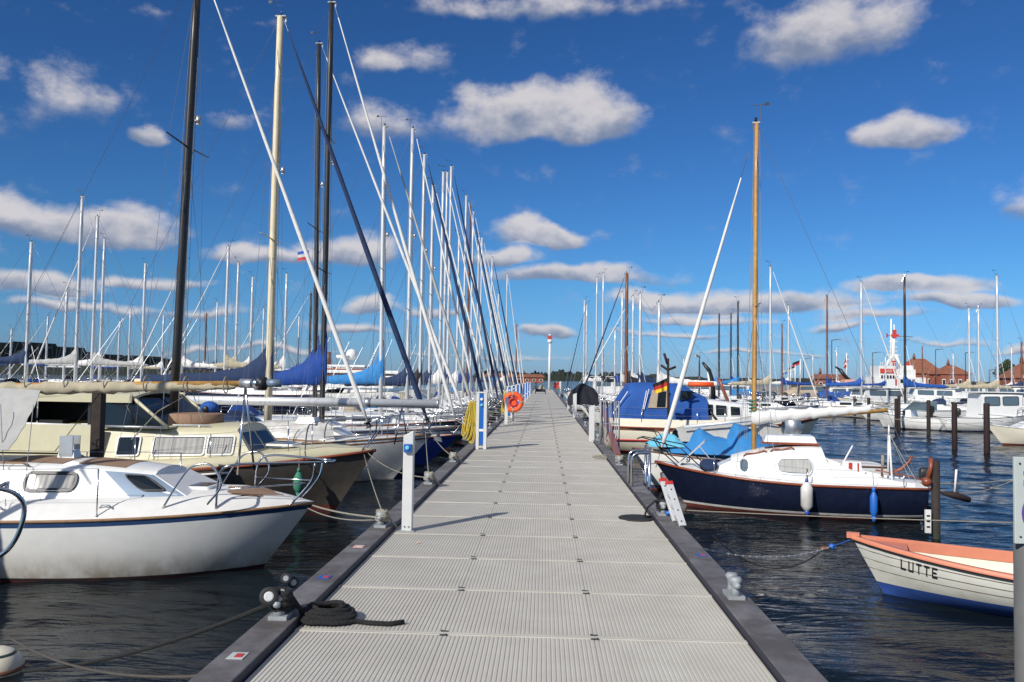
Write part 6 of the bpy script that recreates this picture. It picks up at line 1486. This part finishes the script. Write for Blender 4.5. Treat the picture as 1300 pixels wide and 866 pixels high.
# ------------------------------------------------------------------ land, houses, ship, woods
def land():
    q = MB(); q.box((120,262,.1), (150,120,2.6), 'stone'); o = q.build('quay'); o['kind'] = 'structure'
    q = MB(); rnd = random.Random(5)
    def ridge(x0, x1, Y, h, dep, n, hf, nm):
        w = MB(); rows = []
        for i in range(n+1):
            x = lerp(x0, x1, i/n); hh = max(.5, hf(i/n)*h*(1+.14*math.sin(i*.071)+.12*math.sin(i*.19)+.10*math.sin(i*.53)+.08*math.sin(i*1.3)) + rnd.uniform(-.12,.16)*h*min(1,hf(i/n)+.2))
            rows.append([(x,Y,-1),(x,Y+1,hh*.62),(x+rnd.uniform(-2,2),Y+dep*.15,hh*.9),(x,Y+dep*.3,hh),(x,Y+dep,hh*1.02),(x,Y+dep*1.3,-1)])
        w.grid(rows, 'wood_green', False); o = w.build(nm); o['kind'] = 'stuff'; o['label'] = 'dark wooded far shore across the water'; return o
    ridge(-640, -20, 900, 17, 120, 420, lambda t: 1.55*(1-t)**2.0+.10, 'far_woods'); ridge(-120, 240, 1500, 15, 150, 260, lambda t: 1-.35*abs(t-.4), 'far_woods'); ridge(200, 1500, 1700, 11, 200, 400, lambda t: .8, 'far_woods')
land()
def hip_house(px0, px1, ey, ry, by, Y, label, wallc='brick', ridge=.35, low=None):
    s = Y/F; x0, x1 = W(px0,ey,Y).x, W(px1,ey,Y).x; ze, zr, zb = W((px0+px1)/2,ey,Y).z, W((px0+px1)/2,ry,Y).z, 1.2; w = x1-x0; d = w*.8
    t = thing('brick_house', label, 'house', ((x0+x1)/2, Y+d/2, zb), 0)
    o = MB(); o.box((0,0,(ze-zb)/2), (w*.9,d*.9,ze-zb), wallc); o.build('wall', t)
    o = MB(); r = ridge*w/2; hw, hd = w/2, d/2; z0, z1 = ze-zb-.05, zr-zb
    o.add([(-hw,-hd,z0),(hw,-hd,z0),(hw,hd,z0),(-hw,hd,z0),(-r,0,z1),(r,0,z1)], [(0,1,5,4),(2,3,4,5),(1,2,5),(3,0,4),(3,2,1,0)], 'roof_tile'); rf = o.build('roof', t)
    o = MB(); o.lathe([(.4,z1-.1),(.35,z1+.7),(.05,z1+1.6)], 'brown_mast', 8, (-r*.6,0,0)); o.build('finial', rf)
    o = MB(); n = 4
    for k in range(n):
        x = -w*.36+w*.72*k/(n-1); o = MB(); o.box((x,-d*.45-.03,(ze-zb)*.5), (w*.10,.10,(ze-zb)*.42), 'white'); f = o.build('window', t); o = MB(); o.box((x,-d*.45-.09,(ze-zb)*.5), (w*.075,.03,(ze-zb)*.33), 'glass'); o.build('pane', f)
    return t
mat('roof_tile', (.24,.09,.05), .9, var=.2, scale=.8, bump=.3, bscale=4)
def far_things():
    hip_house(1149,1201,474,455,487,225,'large brick house with steep red hipped roof behind the red towered ship')
    hip_house(1193,1236,475,463,488,215,'lower red roofed house right of the large hipped one', ridge=.2)
    hip_house(1036,1082,481,475,489,205,'long low brown building with red roof beyond the tan canopy', ridge=.85)
    hip_house(1285,1335,480,460,490,170,'brick house with steep roof cut off at the right edge', ridge=.1)
    hip_house(655,692,479,475,482,310,'low red roofed sheds beside the harbour light', wallc='brick', ridge=.8)
    hip_house(612,655,479,474,482,300,'low red roofed sheds behind the left masts', wallc='brick', ridge=.8)
    # trees by the right edge
    for n, (px, py, r, lab) in enumerate(((1279,470,2.6,'dark green tree with a pointed top near the right edge'),(1287,474,1.9,'smaller round tree beside the brick house at the right edge'))):
        Y = 180; p = W(px, 486, Y); tz = W(px, py-12 if n == 0 else py-6, Y).z; t = thing('leafy_tree', lab, 'tree', (p.x, Y, 1.3)); o = MB(); h = tz-1.3
        o.tube([(0,0,0),(.1,0,h*.4),(0,.1,h*.75)], [.3,.2,.08], 'bark', 8)
        for k in range(6): a = k*1.05; o.tube([(0,0,h*(.3+.07*k)),(math.cos(a)*1.2,math.sin(a)*1.2,h*(.45+.07*k))], [.1,.03], 'bark', 5)
        o.build('trunk', t); c = MB(); rnd = random.Random(n)
        for k in range(1500):
            z = rnd.random()**.8; rr = r*math.sin(math.pi*min(1,(z*.9+.08)))**.7*(1 if z < .6 else 1-.5*(z-.6)/.4); a = rnd.uniform(0,6.28); q = rr*rnd.random()**.4*(1+.25*math.sin(a*3+z*9)); s = rnd.uniform(.15,.34)
            P = Vector((q*math.cos(a), q*math.sin(a), h*.15+z*h*.88)); u = Vector((rnd.uniform(-1,1),rnd.uniform(-1,1),rnd.uniform(-.5,1))).normalized(); v = u.orthogonal().normalized(); w = u.cross(v)
            c.add([P-v*s, P-w*s*.6, P+v*s, P+w*s*.6], [(0,1,2,3)], 'leaf')
        c.build('crown', t)
    # rescue ship
    Y = 150; s = Y/F; X = lambda px: W(px,487,Y).x; Z = lambda py, px=1135: W(px,py,Y).z; cx = X(1138)
    t = thing('rescue_ship', 'white rescue ship with red banner and red topped lattice mast', 'ship', (cx, Y, 0)); x = lambda px: X(px)-cx
    H = Hull(22, 5.6, 2.0, 3.2, 2.0, rake=2, stern=.85); ho = H.build(t, 'white', 'white', 'antifoul', 'red', zb=.3, zc=.5); H.deck(t, 'stone')
    def blk(nm, a, b, y0, y1, m, dep=4, par=t, yy=0):
        o = MB(); o.box(((x(a)+x(b))/2, yy, (Z(y0)+Z(y1))/2), (abs(x(b)-x(a)), dep, abs(Z(y0)-Z(y1))), m); return o.build(nm, par)
    blk('deckhouse', 1104,1168,494,479,'white',4.6); br = blk('bridge', 1110,1131,479.5,465,'white',4); blk('bridge_wing', 1128,1157,479.5,469,'white',3.4); blk('funnel_block', 1143,1156,470,464,'white',2.4)
    bn = blk('red_banner', 1111.5,1130,474,468.5,'orange_red',.1,t,-2.08)
    text('SAR', .75, 'white', bn, (x(1117),-2.16,Z(473.3)), ext=.02)
    for k in range(5): blk('window', 1112+3.6*k,1114+3.6*k,480.8,476.8,'glass',.1,t,-2.33)
    for k in range(4): blk('window', 1136+5*k,1139+5*k,486,481.5,'glass',.1,t,-2.33)
    blk('red_door', 1129.5,1131.2,489,474,'red',.1,t,-2.36)
    m = MB()
    for (a,b,c_,d_,r) in ((1122,468,1133,452,.28),(1146,470,1137,450,.28),(1134,470,1134,430,.20),(1131,470,1131.8,405,.16),(1136,470,1135.5,412,.12)): m.tube([(x(a),0,Z(b)),(x(c_),0,Z(d_))], r, 'white', 6)
    for py, w in ((451,9),(434,5),(441,5),(446,5)): m.tube([(x(1134-w),0,Z(py)),(x(1134+w),0,Z(py))], .10, 'white', 5)
    mo = m.build('tripod_mast', t)
    m = MB(); m.box((x(1136),0,Z(424)), (.5,.5,1.5), 'orange_red'); m.box((x(1136),0,Z(426)), (1.4,.4,.45), 'orange_red'); m.tube([(x(1126),0,Z(426)),(x(1159),0,Z(427.5))], .08, 'grey_metal', 5); m.box((x(1126.5),0,Z(426)), (.2,.2,.7), 'red'); m.build('red_mast_head', mo)
    m = MB(); m.box((x(1134),0,Z(464)), (.8,.5,1.6), 'red'); m.box((x(1153),0,Z(464)), (.7,.5,.8), 'red'); m.build('red_gear', t)
    m = MB()
    for k in range(7): m.tube([(x(1112+3*k),-2.0,Z(465)),(x(1112+3*k),-2.0,Z(461))], .05, 'white', 4)
    m.tube([(x(1111),-2,Z(461)),(x(1131),-2,Z(461))], .05, 'white', 4); m.build('bridge_rail', t)
    # flagpoles, lamps, crane
    def pole(px, ty, by, Y, r, m, nm, lab, cat): b = W(px,by,Y); o = MB(); t = thing(nm, lab, cat, b); o.tube([(0,0,0),(0,0,W(px,ty,Y).z-b.z)], [r,r*.7], m, 8); o.build('pole', t); return t, W(px,ty,Y).z-b.z
    for k, (px, ty, cols) in enumerate(((1004,466,('sign_white','sky_cloth')),(1009.5,463,('navy_cloth','sign_white')),(1016,456,('black','red')))):
        t, h = pole(px, ty, 492, 120, .10, 'white', 'flagpole', 'white flagpole with a %s flag, %s of three by the basin' % (['pale blue','blue and white','black and red'][k], ['left','middle','right'][k]), 'flagpole')
        for j, cm in enumerate(cols):
            o = MB(); o.shell([[(-.05-q*.9, .1*math.sin(q*5), h-.15-.3*j-q*.35),(-.05-q*.9, .1*math.sin(q*5), h-.45-.3*j-q*.35)] for q in (0,.3,.6,.9,1.2)], .01, cm); o.build('flag', t)
    t, h = pole(1075,448,490,110,.10,'white','flagpole','tall white flagpole with a red and white flag above the tan canopy','flagpole')
    for j, cm in enumerate(('red','white','red')): o = MB(); o.shell([[(-.03-q*.3,.1*math.sin(q*6),h-.4-q*.9-.25*j),(-.03-q*.3+.28,.1*math.sin(q*6),h-.5-q*.9-.25*j)] for q in (0,.3,.6,.9,1.2)], .01, cm); o.build('flag', t)
    for k, (px, ty, Y) in enumerate(((1020,456,130),(1108,448,120),(1188,444,130),(1056,432,110),(1226,448,120),(1256,470,150))):
        t, h = pole(px, ty, 491, Y, .08, 'dark_wire', 'street_lamp', 'thin quay lamp post, %s from the left across the basin' % ['first','third','fourth','second','fifth','sixth'][k], 'street lamp')
        o = MB(); o.tube([(0,0,h),(.7,0,h+.1)], .05, 'dark_wire', 5); o.box((.9,0,h+.1), (.6,.25,.1), 'grey_metal'); o.build('lamp_head', t)
    t = thing('crane_arm', 'black crane arm slanting above the brown building', 'crane', W(1078,484,100)); o = MB(); b = W(1078,484,100); a = W(1066,469,100)-b; o.tube([(0,0,0),tuple(a)], .22, 'black', 6); o.tube([tuple(a), tuple(a+Vector((-.5,0,.3)))], .12, 'black', 6); o.build('jib', t); o = MB(); o.box((0,0,-.6), (1.5,1.5,1.6), 'pink'); o.build('base', t)
    t = thing('deck_crane', 'black curved davit standing behind the blue tented yacht', 'davit', W(905,498,50)); b = W(905,498,50); o = MB(); P = [Vector((0,0,-.8))]+[W(px,py,50)-b for px,py in ((905,488),(900,470),(892,460))]; o.tube(P, [.16,.16,.13,.08], 'black', 7); o.build('arm', t); o = MB(); o.tube([(-.1,0,-.3),tuple(W(899,472,50)-b)], .08, 'white', 6); o.build('strut', t)
    # radar arch motor yacht behind the left masts
    Y = 60; X = lambda px: W(px,470,Y).x; Z = lambda py: W(430,py,Y).z; cx = X(450)
    t = thing('motor_yacht', 'large white motor yacht with brown windows and radar dome behind the left masts', 'motor yacht', (cx,Y,0)); x = lambda px: X(px)-cx
    H = Hull(12.5,4,1.5,2.1,1.5,rake=1.2,stern=.9); H.build(t,'white','stripe_blue','antifoul',None); H.deck(t,'deck_white')
    for nm, a, b, y0, y1, m in (('deckhouse',404,506,492,476,'white'),('window_band',410,495,481,473.5,'brown_mast'),('upper_deck',404,512,474,470,'white'),('flybridge_roof',418,470,466.5,463.5,'white'),('flybridge',412,478,470.2,468,'mahogany')):
        o = MB(); d = 3.6 if nm != 'window_band' else 3.7; d = 4.0 if nm == 'upper_deck' else d; o.box(((x(a)+x(b))/2,0,(Z(y0)+Z(y1))/2), (x(b)-x(a),d,Z(y1)-Z(y0)), m); o.build(nm, t, bevel=.05)
    o = MB(); o.ball((x(446),0,Z(450)), .42, 'white', 14); o.lathe([(.5,0),(.5,.22)], 'white', 16, (x(436),-.3,Z(455))); o.tube([(x(441),0,Z(465)),(x(441),0,Z(456))], .2, 'white', 8); o.build('radar_dome', t); o = MB(); o.tube([(x(417),0,Z(464)),(x(417),0,Z(447))], .16, 'brown_mast', 8); o.build('funnel', t)
    # pennant high on the black mast rigging
    t = thing('pennant', 'small red, white and blue pennant flying beside the tall black masts', 'flag', W(392,322,24)); rnd = random.Random(1)
    for j, cm in enumerate(('royal','sign_white','red')): o = MB(); o.shell([[(-q*.34,.03*math.sin(q*9),.10-.09*j-q*.05),(-q*.34,.03*math.sin(q*9),.01-.09*j-q*.05)] for q in (0,.25,.5,.75,1)], .003, cm); o.build('stripe', t)
    # a gull or two in the sky on the right
    for k, (px, py) in enumerate(((885,452),)):
        p = W(px,py,60); o = thing('gull', 'white gull gliding over the basin', 'bird', p); m = MB(); m.ball((0,0,0), .09, 'white', 10, (2.2,.8,.8)); m.shell([[(.05,-.0,.02),(-.12,-.0,.02)],[(.08,-.35,.12),(-.08,-.35,.12)],[(-.02,-.7,.05),(-.12,-.68,.05)]], .01, 'white'); m.shell([[(-.12,.0,.02),(.05,.0,.02)],[(-.08,.35,.12),(.08,.35,.12)],[(-.12,.68,.05),(-.02,.7,.05)]], .01, 'white'); m.build('body', o)
mat('orange_red', (.62,.06,.035), .5)
far_things()
